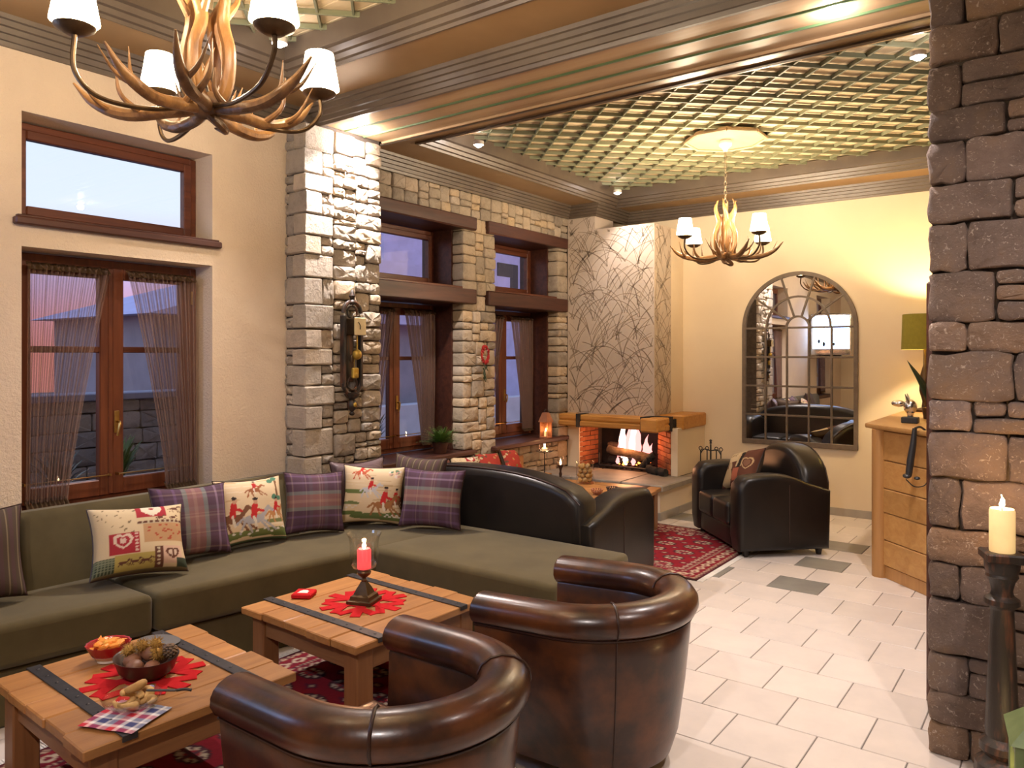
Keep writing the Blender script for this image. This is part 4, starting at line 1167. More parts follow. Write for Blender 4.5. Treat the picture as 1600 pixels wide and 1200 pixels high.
# ================================================================== COFFEE TABLES
def coffee_table(label, loc, rz, wx, wy, planks, h=.42):
    """planks run along local Y, two iron straps cross them along X"""
    t = thing('coffee_table', label, 'table', loc, rz, 'oak coffee tables with iron straps')
    pw = wx/planks
    for i in range(planks):
        x0 = -wx/2+i*pw
        e0, e1 = rng.uniform(-.012, .012), rng.uniform(-.012, .012)
        MB().box(x0+.0015, x0+pw-.0015, -wy/2+e0, wy/2+e1, h-.038+rng.uniform(-.003, 0), h+rng.uniform(-.0025, 0.0), .005, .0012).build('plank', 'oak_y', t)
    for sy_ in (-1, 1):
        y = sy_*(wy/2-.155)
        s = MB().box(-wx/2-.004, wx/2+.004, y-.027, y+.027, h, h+.005, .0015)
        s.box(-wx/2-.007, -wx/2-.002, y-.027, y+.027, h-.018, h+.005, .0015); s.box(wx/2+.002, wx/2+.007, y-.027, y+.027, h-.018, h+.005, .0015)
        so = s.build('iron_strap', 'iron', t)
        nb = 9
        for i in range(nb):
            MB().ball((-wx/2+.05+i*(wx-.1)/(nb-1), y, h+.005), .0075, 7, 5, (1, 1, .55)).build('rivet', 'iron', so)
    for s in (-1, 1):
        MB().box(s*(wx/2-.06)-.018, s*(wx/2-.06)+.018, -wy/2+.07, wy/2-.07, h-.15, h-.04, .004).build('apron', 'oak_dark_y', t)
        MB().box(-wx/2+.08, wx/2-.08, s*(wy/2-.07)-.018, s*(wy/2-.07)+.018, h-.15, h-.04, .004).build('apron', 'oak_dark_x', t)
        for s2 in (-1, 1):
            MB().box(s*(wx/2-.085)-.05, s*(wx/2-.085)+.05, s2*(wy/2-.085)-.05, s2*(wy/2-.085)+.05, 0, h-.045, .006).build('leg', 'oak_z', t)
    return t
RUGZ = .012
T1 = (-3.10, 1.64); T2 = (-3.075, 2.825)
coffee_table('oak coffee table carrying the chestnut bowl and biscuits', (T1[0], T1[1], RUGZ), math.radians(-3), .90, .84, 5, .408)
coffee_table('oak coffee table carrying the red candle in its glass', (T2[0], T2[1], RUGZ), math.radians(-2), .92, .88, 5, .408)
coffee_table('oak coffee table before the fireplace', (-3.90, 6.42, RUGZ), math.radians(97), 1.14, 1.28, 6, .408)

# ================================================================== RUGS
def rug(label, loc, w, d, fringe, seed):
    t = thing('red_rug', label, 'rug', loc, 0)
    nx, ny = int(w/.0115), int(d/.0115)
    mb = MB().grid(lambda u, v: ((u-.5)*w, (v-.5)*d, .010), nx, ny)
    o = mb.build('pile', 'rug', t, ang=180)
    yy, xx = np.mgrid[0:ny, 0:nx]
    X = (xx/(nx-1)-.5)*w; Y = (yy/(ny-1)-.5)*d
    c = np.ones((ny, nx, 3))*np.array((.21, .009, .018))
    ex = w/2-np.abs(X); ey = d/2-np.abs(Y); e = np.minimum(ex, ey)
    r = np.random.RandomState(seed)
    # field: rows of round medallions with small crosses between
    gx, gy = .27, .215
    a = (X/gx) % 1-.5; b = (Y/gy) % 1-.5
    q = np.hypot(a*gx/.098, b*gy/.068)
    c[q < 1] = (.46, .37, .26); c[(q < 1) & (q > .82)] = (.05, .015, .02); c[(q < .45)] = (.28, .02, .03)
    c[(q < .8) & (q > .45) & (np.sin(np.arctan2(b*gy, a*gx)*8) > .5)] = (.09, .03, .04)
    c[(np.abs(a) < .03) & (q < 1)] = (.09, .03, .04); c[(np.abs(b) < .04) & (q < 1)] = (.09, .03, .04)
    a2 = (X/gx+.5) % 1-.5; b2 = (Y/gy+.5) % 1-.5
    q2 = np.abs(a2*gx)/.05+np.abs(b2*gy)/.035
    c[q2 < 1] = (.10, .012, .03); c[q2 < .45] = (.40, .28, .18)
    # borders
    bd = e < .26
    c[bd] = (.19, .009, .018)
    u = np.where(ex < ey, Y, X)
    for lo, hi, per, c1, c2 in ((.02, .055, .05, (.09, .02, .03), (.42, .3, .2)), (.07, .15, .11, (.16, .012, .025), (.44, .34, .24)), (.165, .195, .045, (.40, .28, .19), (.10, .02, .035)), (.205, .25, .08, (.14, .012, .025), (.40, .30, .22))):
        k = (e > lo) & (e < hi)
        m_ = (lo+hi)/2; hw = (hi-lo)/2
        pat = np.abs((u/per) % 1-.5)*2+np.abs(e-m_)/hw
        c[k] = c1
        c[k & (np.abs(pat-.75) < .28)] = c2
    c[e < .015] = (.07, .01, .015)
    c *= (1+.18*(r.rand(ny, nx, 1)-.5))
    at = o.data.attributes.new('print', 'FLOAT_COLOR', 'POINT')
    cc = np.ones((ny*nx, 4), dtype=np.float32); cc[:, :3] = c.reshape(-1, 3)
    at.data.foreach_set('color', cc.ravel())
    MB().box(-w/2, w/2, -d/2, d/2, 0, .0095, .002).build('backing', 'piping', t)
    f = MB()
    for s in (-1, 1):
        n = int(d/.012)
        for i in range(n):
            y = -d/2+(i+.5)*d/n+rng.uniform(-.002, .002)
            f.box(s*(w/2), s*(w/2+fringe), y-.004, y+.004, .001, .006)
    fo = f.build('fringe', 'white', t); fo['kind'] = 'stuff'
    return t
rug('red patterned rug under the two tables by the green sofa', (-2.96, 1.95, 0), 1.42, 2.75, .05, 1)
rug('red rug with cream medallions before the fireplace', (-3.45, 6.42, 0), 2.20, 1.66, .05, 2)
# ================================================================== FIREPLACE
FYF = 8.0
fp = thing('fireplace', 'corner fireplace with rosy twig wallpaper, brick firebox, oak mantel and raised stone hearth', 'fireplace', (-4.35, 8.4, 0))
fx, fy = -4.35, 8.4
def fb(*a, b=.0, j=0): return MB().box(a[0]-fx, a[1]-fx, a[2]-fy, a[3]-fy, a[4], a[5], b, j)
# chimney breast: a full-height column at the left, the lower box beside it
br = fb(-5.05, -4.66, FYF, 8.45, 1.04, ZC+.02).build('chimney_breast', 'wallpaper', fp)
br2 = fb(-4.66, -3.877, FYF, 8.45, 1.04, 3.27).build('chimney_breast', 'wallpaper', fp)
fb(-5.05, -3.877, 8.45, 8.8, 1.0, 3.27).build('plaster_flank', 'cream', fp)
def twigs(parent, n, fold, seed):
    """printed arching twigs as flat strips on the paper"""
    r = random.Random(seed); mb = MB()
    blades = []
    v0 = fold[1][0]-.25
    while v0 < fold[1][1]:
        u0 = fold[0][0]-.1
        while u0 < fold[0][1]+.1:
            bu, bv = u0+r.uniform(-.06, .06), v0+r.uniform(-.07, .07)
            for q in range(n):
                da = r.uniform(-.75, .75)
                blades.append((bu+r.uniform(-.03, .03), bv, PI/2+da, (1 if da > 0 else -1)*r.uniform(.6, 2.8), r.uniform(.32, .62), r.uniform(.0028, .0050)))
            u0 += .21
        v0 += .20
    for (u, v, a, k, L, w) in blades:
        pts = []
        m = 14
        for j in range(m):
            pts.append((u, v, a)); u += math.cos(a)*L/m; v += math.sin(a)*L/m; a += k*L/m
        vs = []; fs = []; ok = []
        for (x, y, q) in pts:
            ok.append(fold[0][0]+.006 < x < fold[0][1]-.006 and fold[1][0] < y < fold[1][1]-.006)
            vs += [fold[2](x-math.sin(q)*w, y+math.cos(q)*w), fold[2](x+math.sin(q)*w, y-math.cos(q)*w)]
        for j in range(m-1):
            if ok[j] and ok[j+1]: fs.append((2*j, 2*j+1, 2*j+3, 2*j+2))
        mb.add(vs, fs)
    o = mb.build('twig_print', 'twig_ink', parent, ang=180); return o
twigs(br2, 4, ((-5.04, -3.877), (1.04, 3.27), lambda x, y: (x-fx, FYF-.0012-fy, y)), 5)
twigs(br, 3, ((-5.04, -4.66), (3.2, 3.44), lambda x, y: (x-fx, FYF-.0012-fy, y)), 8)
twigs(br2, 4, ((8.0, 8.45), (1.04, 3.27), lambda x, y: (-3.877+.0012-fx, x-fy, y)), 6)
# white surround below the mantel, with the firebox cut into it
fb(-5.05, -4.885, FYF, 8.8, .38, .92).build('surround', 'cream', fp)
fb(-3.68, -3.60, FYF+.02, 8.8, .38, .92).build('surround', 'cream', fp)
fb(-4.9, -3.62, 8.55, 8.78, .38, 1.0).build('firebox_back', 'soot', fp)
fb(-4.9, -3.66, FYF+.03, 8.78, .93, 1.02).build('firebox_hood', 'soot', fp)
# brick jambs: narrow one at the left, splayed one at the right
def bricks(p0, p1, z0, z1, rows, per):
    d = Vector((p1[0]-p0[0], p1[1]-p0[1])); L = d.length; ang = math.atan2(d.y, d.x)
    rh = (z1-z0)/rows
    for i in range(rows):
        x = -(per*.5 if i % 2 else 0)
        while x < L-.01:
            a, c = max(0, x), min(L, x+per); x += per
            if c-a < .03: continue
            m = MB().box(a+.003, c-.003, -.004-rng.uniform(0, .006), .06, i*rh+.004, (i+1)*rh-.004, .004, .0015)
            m.xf(Matrix.Translation((p0[0]-fx, p0[1]-fy, z0)) @ Matrix.Rotation(ang, 4, 'Z'))
            m.build('brick', 'brick', fp)
bricks((-4.02, 8.40), (-3.68, 8.02), .385, .925, 9, .24)
bricks((-4.885, 8.02), (-4.86, 8.42), .385, .925, 9, .22)
m = MB().prism([(-4.02-fx+.05, 8.44-fy), (-3.64-fx, 8.05-fy), (-3.64-fx, 8.56-fy), (-4.0-fx, 8.56-fy)], .38, .925); m.build('jamb_core', 'mortar', fp)
m = MB().prism([(-4.89-fx, 8.03-fy), (-4.85-fx, 8.5-fy), (-5.0-fx, 8.5-fy), (-5.0-fx, 8.03-fy)], .38, .925); m.build('jamb_core', 'mortar', fp)
# hearth
hb = fb(-5.05, -3.52, 7.40, 8.8, 0, .31).build('hearth_base', 'cream', fp)
for (a, c) in ((-5.05, -4.55), (-4.55, -4.05), (-4.05, -3.508)):
    fb(a+.003, c-.003, 7.386, 7.40, 0, .085, b=.003).build('tile', 'base_tile', fp)
for (a, c) in ((7.386, 7.85), (7.85, 8.3), (8.3, 8.8)):
    fb(-3.52, -3.506, a+.003, c-.003, 0, .085, b=.003).build('tile', 'base_tile', fp)
for (a, c) in ((-5.05, -4.60), (-4.60, -3.96), (-3.96, -3.46)):
    fb(a+.002, c-.002, 7.34, FYF+.1, .31, .38, b=.012, j=.003).build('hearth_slab', 'slate', fp)
fb(-3.60, -3.46, FYF+.1, 8.8, .31, .38, b=.012, j=.003).build('hearth_slab', 'slate', fp)
fb(-4.95, -3.60, FYF+.1, 8.7, .31, .375).build('firebox_floor', 'soot', fp)
# oak mantel of split beams held by straps
def beam_bit(a, n, axis='x'):
    o = fb(*a, b=.016, j=.004).build(n, 'mantel', fp); return o
beam_bit((-5.06, -3.89, 7.80, FYF+.02, .972, 1.042), 'mantel_beam'); beam_bit((-5.06, -3.89, 7.79, FYF+.02, .90, .967), 'mantel_beam')
beam_bit((-3.888, -3.67, 7.65, 7.86, .895, 1.045), 'mantel_end_block')
beam_bit((-3.885, -3.68, 7.862, 8.12, .972, 1.045), 'mantel_beam'); beam_bit((-3.885, -3.675, 7.862, 8.12, .895, .967), 'mantel_beam')
beam_bit((-3.885, -3.575, 8.122, 8.79, .905, 1.062), 'mantel_beam')
for a in ((-4.80, -4.745, 7.782, 8.0, .89, 1.05), (-3.945, -3.890, 7.775, 8.0, .885, 1.053)):
    fb(*a, b=.003).build('iron_strap', 'iron', fp)
fb(-3.89, -3.662, 7.98, 8.04, .885, 1.055, b=.003).build('iron_strap', 'iron', fp)
# fire
gr = MB()
gx0, gx1 = -4.66-fx, -4.02-fx
for i in range(9):
    x = gx0+(gx1-gx0)*i/8
    gr.tube([(x, 8.10-fy, .415), (x, 8.45-fy, .415)], .009, 6)
gr.tube([(gx0-.02, 8.10-fy, .415), (gx1+.02, 8.10-fy, .415)], .011, 6)
for x in (gx0, gx1):
    gr.tube([(x, 8.10-fy, .378), (x, 8.10-fy, .56)], .011, 6); gr.tube([(x, 8.45-fy, .378), (x, 8.45-fy, .415)], .011, 6)
grate = tag(gr.build('fire_grate', 'iron', None), 'black iron fire grate holding the logs in the fireplace', 'grate'); grate.location = (fx, fy, 0)
def log(label, p, q, r, m, seed):
    r0 = random.Random(seed); P, Q = Vector(p), Vector(q); n = 9
    pts = [P.lerp(Q, i/n)+Vector((r0.uniform(-.012, .012), r0.uniform(-.012, .012), r0.uniform(-.010, .010))) for i in range(n+1)]
    c = (P+Q)/2
    o = MB().tube([x-c for x in pts], [r*r0.uniform(.86, 1.1) for _ in pts], 10).build('firewood_log', m, None, loc=c)
    return tag(o, label, 'log')
log('thick pale log lying across the top of the fire', (-4.58, 8.20, .60), (-4.02, 8.22, .535), .055, 'log', 1)
log('thin log across the back of the fire', (-4.70, 8.38, .64), (-4.16, 8.40, .63), .032, 'log', 2)
log('burnt log lying on the grate under the flames', (-4.60, 8.26, .47), (-4.12, 8.28, .47), .045, 'burnt', 3)
log('charred log leaning against the brick jamb', (-4.10, 8.16, .44), (-3.93, 8.10, .60), .04, 'burnt', 4)
log('charred black log on the hearth beside the splayed bricks', (-3.98, 8.04, .425), (-3.72, 7.96, .425), .045, 'burnt', 5)
ash = MB()
for i in range(60):
    ash.ball((rng.uniform(-4.62, -4.05), rng.uniform(8.14, 8.42), .385+rng.uniform(0, .03)), rng.uniform(.010, .024), 6, 4, (1, 1, .7), .2)
o = tag(ash.build('coals', 'burnt'), 'bed of dark coals under the fire grate', 'coals', kind='stuff')
em = MB()
for i in range(40):
    em.ball((rng.uniform(-4.56, -4.12), rng.uniform(8.16, 8.40), .435+rng.uniform(0, .03)), rng.uniform(.008, .02), 6, 4, (1, 1, .7), .2)
tag(em.build('embers', 'ember'), 'glowing embers on the grate below the logs', 'embers', kind='stuff')
def flame_mesh(h, r, seed, lean=0):
    rr = random.Random(seed); n = 12; pts = []; rad = []
    for i in range(n+1):
        t_ = i/n
        pts.append((lean*t_+h*.05*math.sin(t_*7+seed)*t_, h*.03*math.sin(t_*6+seed*2)*t_, h*t_))
        rad.append(max(.0012, r*(math.sin(PI*min(1, t_*.8+.16))**1.1)*(1-t_)**.55*(1+.14*math.sin(t_*17+seed))))
    return MB().tube(pts, rad, 9)
ft = thing('fire', 'pink and white flames rising from the logs in the fireplace', 'fire', (-4.34, 8.27, .50))
for i, (x, y, z, h, r, m, ln) in enumerate(((-.08, 0, 0, .50, .062, 'fire_core', .01), (-.02, .02, .0, .52, .060, 'fire_edge', .03), (.05, .0, .02, .50, .058, 'fire_core', .0), (.11, .03, .03, .44, .055, 'fire_edge', -.03), (-.14, .03, .0, .46, .06, 'fire_edge', .05),
                                       (.17, .05, .02, .28, .05, 'fire_edge', .06), (.25, .03, .0, .20, .045, 'fire_edge', .03), (-.02, -.06, -.07, .16, .04, 'fire_core', .01), (.08, -.05, -.07, .13, .035, 'fire_edge', .01), (-.13, -.05, -.07, .10, .03, 'fire_edge', .0))):
    o = flame_mesh(h, r, i+1, ln); o.build('flame', m, ft, ang=180, loc=(x, y, z))
point('fire_glow', (-4.30, 8.12, .70), 6, (1.0, .42, .16), .12)

# fire irons
t = thing('fire_irons', 'black iron fire tool stand beside the hearth', 'fire tools', (-3.315, 8.28, 0))
MB().box(-.13, .13, -.10, .10, 0, .022, .006).build('base', 'iron', t)
MB().tube([(0, 0, .02), (0, 0, .74)], .010, 8).lathe([(0, .74), (.016, .752), (.010, .77), (.018, .785), (0, .80)], 8).build('post', 'iron', t)
MB().tube(bez([(-.12, 0, .63), (-.08, 0, .68), (0, 0, .67), (.08, 0, .68), (.12, 0, .63)], 5), .007, 6).build('hanger', 'iron', t)
for x, y in ((-.12, 0), (-.055, .03), (.055, .03), (.12, 0)):
    k = MB().tube([(x, y, .66), (x, y, .10)], .007, 6)
    k.tube(bez([(x, y, .66), (x-.02, y, .69), (x, y, .71), (x+.02, y, .69), (x, y, .66)], 4), .005, 6)
    k.box(x-.022, x+.022, y-.006, y+.006, .04, .12, .004)
    k.build('tool', 'iron', t)

# ================================================================== MIRROR
mt = thing('arched_mirror', 'tall arched wall mirror divided like a window above the black armchair', 'mirror', (-2.497, YB, .735))
R_, SPR = .63, 1.325
def arc(cx, cz, r, a0, a1, n): return [(cx+r*math.cos(a0+(a1-a0)*i/n), cz+r*math.sin(a0+(a1-a0)*i/n)) for i in range(n+1)]
outl = [(-R_+.02, .02), (R_-.02, .02)]+arc(0, SPR, R_-.02, 0, PI, 40)
m = MB().prism(outl, .012, .016); m.v = [(x, -z, y) for x, y, z in m.v]; m.f = [q for q in m.f]
m.build('mirror_glass', 'mirror', mt, ang=20)
def flat_band(outer, inner, d0, d1):
    n = len(outer); vs = []; fs = []
    for (x, z) in outer: vs += [(x, -d0, z), (x, -d1, z)]
    for (x, z) in inner: vs += [(x, -d0, z), (x, -d1, z)]
    for i in range(n-1):
        a, b = 2*i, 2*i+2; c, d = 2*n+2*i, 2*n+2*i+2
        fs += [(a, b, b+1, a+1), (c, c+1, d+1, d), (a+1, b+1, d+1, c+1), (a, c, d, b)]
    return vs, fs
path_o = [(-R_, 0)]+arc(0, SPR, R_, PI, 0, 40)+[(R_, 0)]
path_i = [(-R_+.042, 0)]+arc(0, SPR, R_-.042, PI, 0, 40)+[(R_-.042, 0)]
fr = MB(); fr.add(*flat_band(path_o, path_i, 0, .035)); fr.box(-R_, R_, -.036, 0, -.01, .045, .004)
fr.build('frame', 'mirror_frame', mt, ang=30)
bw = .011
cols = [-R_+.03+(2*R_-.06)*i/5 for i in range(1, 5)]
for x in cols: MB().box(x-bw, x+bw, -.030, -.014, .04, SPR, .003).build('glazing_bar', 'mirror_frame', mt)
for i in range(1, 5):
    z = SPR*i/4 if i < 4 else SPR
    MB().box(-R_+.03, R_-.03, -.028, -.014, z-bw, z+bw, .003).build('glazing_bar', 'mirror_frame', mt)
for r in (.35, .125):
    MB().add(*flat_band(arc(0, SPR, r+bw, PI, 0, 28), arc(0, SPR, r-bw, PI, 0, 28), .014, .029)).build('arched_bar', 'mirror_frame', mt, ang=30)
for a in (36, 72, 108, 144):
    a = math.radians(a)
    k = MB().box(.125, R_-.03, -.028, -.014, -bw, bw, .003)
    k.xf(Matrix.Translation((0, 0, SPR)) @ Matrix.Rotation(-a, 4, 'Y')); k.build('glazing_bar', 'mirror_frame', mt)

# television that only the mirror shows
tv = thing('television', 'lit television on a wall bracket, seen reflected in the arched mirror', 'television', (-4.25, .15, 1.75))
tv.rotation_euler = (0, 0, math.radians(172))
rbox(-.41, .41, -.04, .06, 0, .90, .02).build('casing', 'silver', tv)
MB().box(-.37, .37, -.046, -.04, .14, .86).build('screen', 'screen', tv)
for x, z, s in ((-.06, .24, .03), (.14, .24, .04), (.24, .30, .035)):
    MB().ball((x, -.047, z), s, 8, 6, (.7, .02, 1.3)).build('picture_shape', 'black_plastic', tv)
MB().box(-.2, .2, .06, .32, -.06, 0, .01).build('shelf', 'black_plastic', tv)

# ================================================================== RECEPTION DESK
dk = thing('reception_desk', 'honey oak reception desk with boarded front behind the stone pillar', 'desk', (-1.24, 6.59, 0))
A, B_ = Vector((-1.24, 6.59)), Vector((-.10, 5.50))
poly = [(-.02, -.06), (1.16, -1.16), (1.9, -.9), (1.9, 2.15), (-.12, 2.15), (-.12, .05)]
top = rprism([(x, y) for x, y in poly], 1.165, 1.205, .012, 'z', 2); top.build('worktop', 'desk_x', dk, ang=30)
d = (B_-A); L = d.length; ang = math.atan2(d.y, d.x)
RM = Matrix.Rotation(ang, 4, 'Z')
def on_front(*a, b=.004, j=0): return MB().box(*a, b, j).xf(RM)
MB().lathe([(.058, 0), (.058, 1.165)], 18).build('corner_post', 'desk_z', dk)
z = .10; hs = (.20, .215, .19, .22, .235)
for h_ in hs:
    on_front(.05, L-.02, -.005-rng.uniform(0, .004), .03, z+.002, z+h_-.003, b=.006).build('board', 'desk_x', dk); z += h_
on_front(.05, L-.02, .004, .03, 0, .098).build('plinth', 'desk_z', dk)
on_front(.03, L, .03, .08, 0, 1.16).build('carcass', 'desk_z', dk)
MB().box(-.06, -.03, .0, 2.12, 0, 1.16).build('side_panel', 'desk_z', dk)

lp = thing('table_lamp', 'olive green drum table lamp lit on the reception desk', 'lamp', (-1.16, 8.28, 1.205))
MB().lathe([(.0, 0), (.10, 0), (.10, .02), (.03, .04), (.022, .10), (.05, .20), (.045, .34), (.015, .45), (.012, .62), (0, .62)], 18).build('base', 'bronze', lp)
MB().lathe([(.205, .60), (.195, .94)], 32).build('lamp_shade', 'olive_shade', lp)
lp.children[-1].data.polygons.foreach_set('use_smooth', [True]*len(lp.children[-1].data.polygons))
me = lp.children[-1].data; bm = bmesh.new(); bm.from_mesh(me); bmesh.ops.delete(bm, geom=[f for f in bm.faces if len(f.verts) > 4], context='FACES'); bm.to_mesh(me); bm.free()
MB().ball((0, 0, .76), .03, 10, 8).build('bulb', M['flame'], lp)
point('lamp_bulb', (-1.16, 8.28, 1.205+.80), 75, (1.0, .72, .38), .04)
pl_ = thing('leafy_plant', 'dark pointed plant leaf rising over the reception desk', 'plant', (-.98, 7.35, 1.205))
MB().lathe([(0, 0), (.06, 0), (.075, .10), (.065, .10), (0, .09)], 14).build('pot', 'bronze', pl_)
def leaf(path, w):
    P = bez(path, 6); m = MB(); vs = []; fs = []; n = len(P)
    for i, p in enumerate(P):
        q = i/(n-1); ww = w*math.sin(PI*min(1, .12+q*.9))**.8*(1 if q < .98 else .1)
        side = Vector((.55, .83, 0))*ww
        vs += [p-side, p+Vector((0, 0, -.25*ww)), p+side]
    for i in range(n-1):
        a = 3*i; fs += [(a, a+1, a+4, a+3), (a+1, a+2, a+5, a+4)]
    m.add([v_[:] for v_ in vs], fs)
    o = m.build('leaf', 'leafdark', pl_, ang=180); o.modifiers.new('t', 'SOLIDIFY').thickness = .003; return o
leaf([(0, 0, .08), (-.02, .0, .18), (-.09, .01, .34), (-.19, .03, .50)], .045)
leaf([(0, 0, .08), (.05, -.02, .2), (.12, -.05, .36), (.20, -.06, .48)], .04)
leaf([(0, 0, .08), (.02, .04, .22), (.02, .12, .40), (.0, .20, .5)], .04)
sf = thing('silver_figurine', 'polished silver animal head ornament on a dark block on the reception desk', 'ornament', (-1.06, 6.82, 1.205))
MB().box(-.06, .06, -.05, .05, 0, .05, .006).build('block', 'black_plastic', sf)
hd = MB().ball((0, 0, .13), .05, 12, 8, (1.0, .8, 1.2)); hd.ball((-.085, -.01, .155), .035, 12, 8, (1.5, .8, .8)); hd.tube([(0, 0, .04), (0, 0, .10)], [.02, .03], 10)
hd.tube([(-.01, -.03, .17), (-.03, -.05, .235)], [.014, .003], 8); hd.tube([(-.01, .03, .17), (-.03, .05, .235)], [.014, .003], 8)
hd.build('head', 'silver', sf)
hs_ = thing('telephone_handset', 'black handset hanging on its cord over the edge of the reception desk', 'telephone', (-.93, 6.17, .86))
pts = bez([(-.035, -.03, .02), (-.025, -.02, .12), (-.01, -.01, .24), (.0, 0, .36)], 5)
MB().tube(pts, lerp_list([.022, .026, .022, .016], len(pts)), 10).build('handle', 'black_plastic', hs_)
MB().ball((-.045, -.035, .015),   .030, 10, 6, (1, 1, .6)).ball((.015, .0, .0), .022, 10, 6, (1, 1, .6)).build('earpiece', 'black_plastic', hs_)
MB().tube(bez([(.0, 0, .36), (.03, .03, .37), (.06, .06, .345)], 5), .008, 6).build('cord', 'black_plastic', hs_)
MB().tube(bez([(-.05, -.04, -.01), (.0, -.01, -.06), (.06, .03, -.05), (.09, .05, .02)], 5), .004, 6).build('strap', 'black_plastic', hs_)
po = struct(MB().box(-.60, -.53, 4.32, 4.40, 0, 2.12, .01).build('doorframe_post', 'dark_wood'))
wf = thing('track_light', 'white twin headed track light peeping out behind the stone pillar', 'light', (-.55, 6.3, 3.0))
for dz in (0, .12):
    MB().tube([(-.12, 0, .07+dz), (.06, 0, -.10+dz)], .022, 12).build('lamp_head', 'shade', wf)
MB().tube([(.0, 0, -.05), (.0, 0, .735)], .012, 8).build('stem', 'white_metal', wf)

# ================================================================== ANTLER CHANDELIERS
def antler(mb, path, r0, tines, n=9):
    P = bez(path, 5); m = len(P)
    rad = [max(.003, r0*(1-.18*i/m)*(1 if i < m*.62 else max(.08, (1-(i/m-.62)/.38)**.8))) for i in range(m)]
    mb.tube(P, rad, n)
    for k, tip, mid, rr in tines:
        p = P[int(k*(m-1))]
        q = bez([p, p+Vector(mid), p+Vector(tip)], 6); nn = len(q)
        mb.tube(q, [max(.002, rr*(1-i/(nn-1))**.7) for i in range(nn)], 8)
def chandelier(label, loc, shades, top, rot=0, watts=24):
    t = thing('antler_chandelier', label, 'chandelier', loc, rot, 'antler chandeliers')
    # upright antlers forming a lyre round the chain
    for k in range(4):
        a = k*PI/2+.5; d = Vector((math.cos(a), math.sin(a), 0)); s = Vector((-d.y, d.x, 0))
        z = Vector((0, 0, 1)); mb = MB()
        antler(mb, [d*.03, d*.075+z*.08, d*.085+z*.20, d*.055+s*.01+z*.32, d*.085-s*.02+z*.44, d*.06-s*.03+z*.52], .026,
               [(.62, z*.17+d*.03+s*.07, z*.09+d*.03+s*.05, .017), (.12, z*.16+s*.05-d*.02, z*.08+s*.03, .014)])
        mb.build('upright_antler', 'antler', t)
    # spreading antlers
    for k in range(7):
        a = k*2*PI/7+.25; d = Vector((math.cos(a), math.sin(a), 0)); s = Vector((-d.y, d.x, 0))*(1 if k % 2 else -1); z = Vector((0, 0, 1))
        L = (.50, .40, .47, .42, .50, .40, .45)[k]
        mb = MB()
        antler(mb, [d*.02+z*.0, d*.14+z*(-.015), d*(L*.6)+s*.03-z*.02, d*(L*.85)+s*.05+z*.025, d*L+s*.05+z*.10], .024,
               [(.42, z*.17+d*.07-s*.06, z*.06+d*.06-s*.05, .014), (.64, z*.13+d*.09-s*.09, z*.04+d*.05-s*.05, .012), (.15, z*.12+s*.08+d*.02, z*.05+s*.06, .014)])
        mb.build('spreading_antler', 'antler' if k % 3 else 'antler_dark', t)
    mb = MB().ball((0, 0, .01), .062, 14, 9, (1, 1, .8), .06)
    mb.tube(bez([(.02, .0, -.03), (.05, .03, -.07), (.02, .06, -.075), (-.03, .05, -.055)], 5), lerp_list([.018, .016, .012, .004], 16), 8)
    mb.build('hub', 'antler_dark', t)
    for (x, y, zz) in shades:
        d = Vector((x, y, 0)); L = d.length; d /= L
        arm = MB().tube(bez([d*.05, d*(L*.45)+Vector((0, 0, -.035)), d*(L*.82)+Vector((0, 0, -.025)), d*L+Vector((0, 0, .05)), d*L+Vector((0, 0, zz-.02))], 7), .0085, 8)
        arm.build('arm', 'bronze', t)
        MB().lathe([(.0, zz-.03), (.03, zz-.026), (.062, zz-.008), (.066, zz), (.05, zz-.004), (0, zz-.008)], 20, (x, y, 0)).build('drip_dish', 'bronze', t)
        sh = MB(); n = 24; vs = []; fs = []
        prof = [(.078, zz+.015), (.070, zz+.06), (.063, zz+.10), (.055, zz+.155)]
        for r, z_ in prof:
            for i in range(n): vs.append((x+r*math.cos(2*PI*i/n), y+r*math.sin(2*PI*i/n), z_))
        for j in range(3):
            for i in range(n): fs.append((j*n+i, j*n+(i+1) % n, (j+1)*n+(i+1) % n, (j+1)*n+i))
        sh.add(vs, fs); sh.build('lamp_shade', 'shade', t, ang=180)
        MB().lathe([(.0, zz), (.012, zz), (.012, zz+.05), (.02, zz+.075), (.012, zz+.11), (0, zz+.12)], 10, (x, y, 0)).build('bulb', 'flame', t)
        point('chandelier_bulb', Matrix.Translation(loc) @ Matrix.Rotation(rot, 4, 'Z') @ Vector((x, y, zz+.17)), watts, WARM, .035)
    # chain
    z = .40; k = 0
    while z < top-.06:
        m_ = MB()
        pts = [(.012*math.cos(a), 0, .024*math.sin(a)) for a in np.linspace(0, 2*PI, 11)]
        m_.tube(pts, .0032, 5, cap=False)
        o = m_.xf(Matrix.Translation((0, 0, z+.024)) @ Matrix.Rotation(PI/2*(k % 2), 4, 'Z')).build('chain_link', 'chain', t)
        z += .040; k += 1
    MB().lathe([(.0, .36), (.018, .36), (.022, .40), (.010, .43), (0, .43)], 10).build('finial', 'chain', t)
    MB().lathe([(0, top-.10), (.016, top-.10), (.03, top-.07), (.055, top-.05), (.06, top-.025), (.05, top), (0, top)], 18).build('ceiling_rose', 'white_metal', t)
    # octagonal plaque the rose hangs from
    p8 = [(.36*math.cos(PI/8+k*PI/4), .36*math.sin(PI/8+k*PI/4)) for k in range(8)]
    MB().prism(p8, top+.002, top+.028).build('octagon_plaque', 'plaque', t, ang=20)
    fr8 = MB()
    for k in range(8):
        a, b = p8[k], p8[(k+1) % 8]
        fr8.tube([(a[0], a[1], top), (b[0], b[1], top)], .016, 6)
    fr8.build('plaque_moulding', 'plaque', t, ang=50)
    return t
CHW = 24
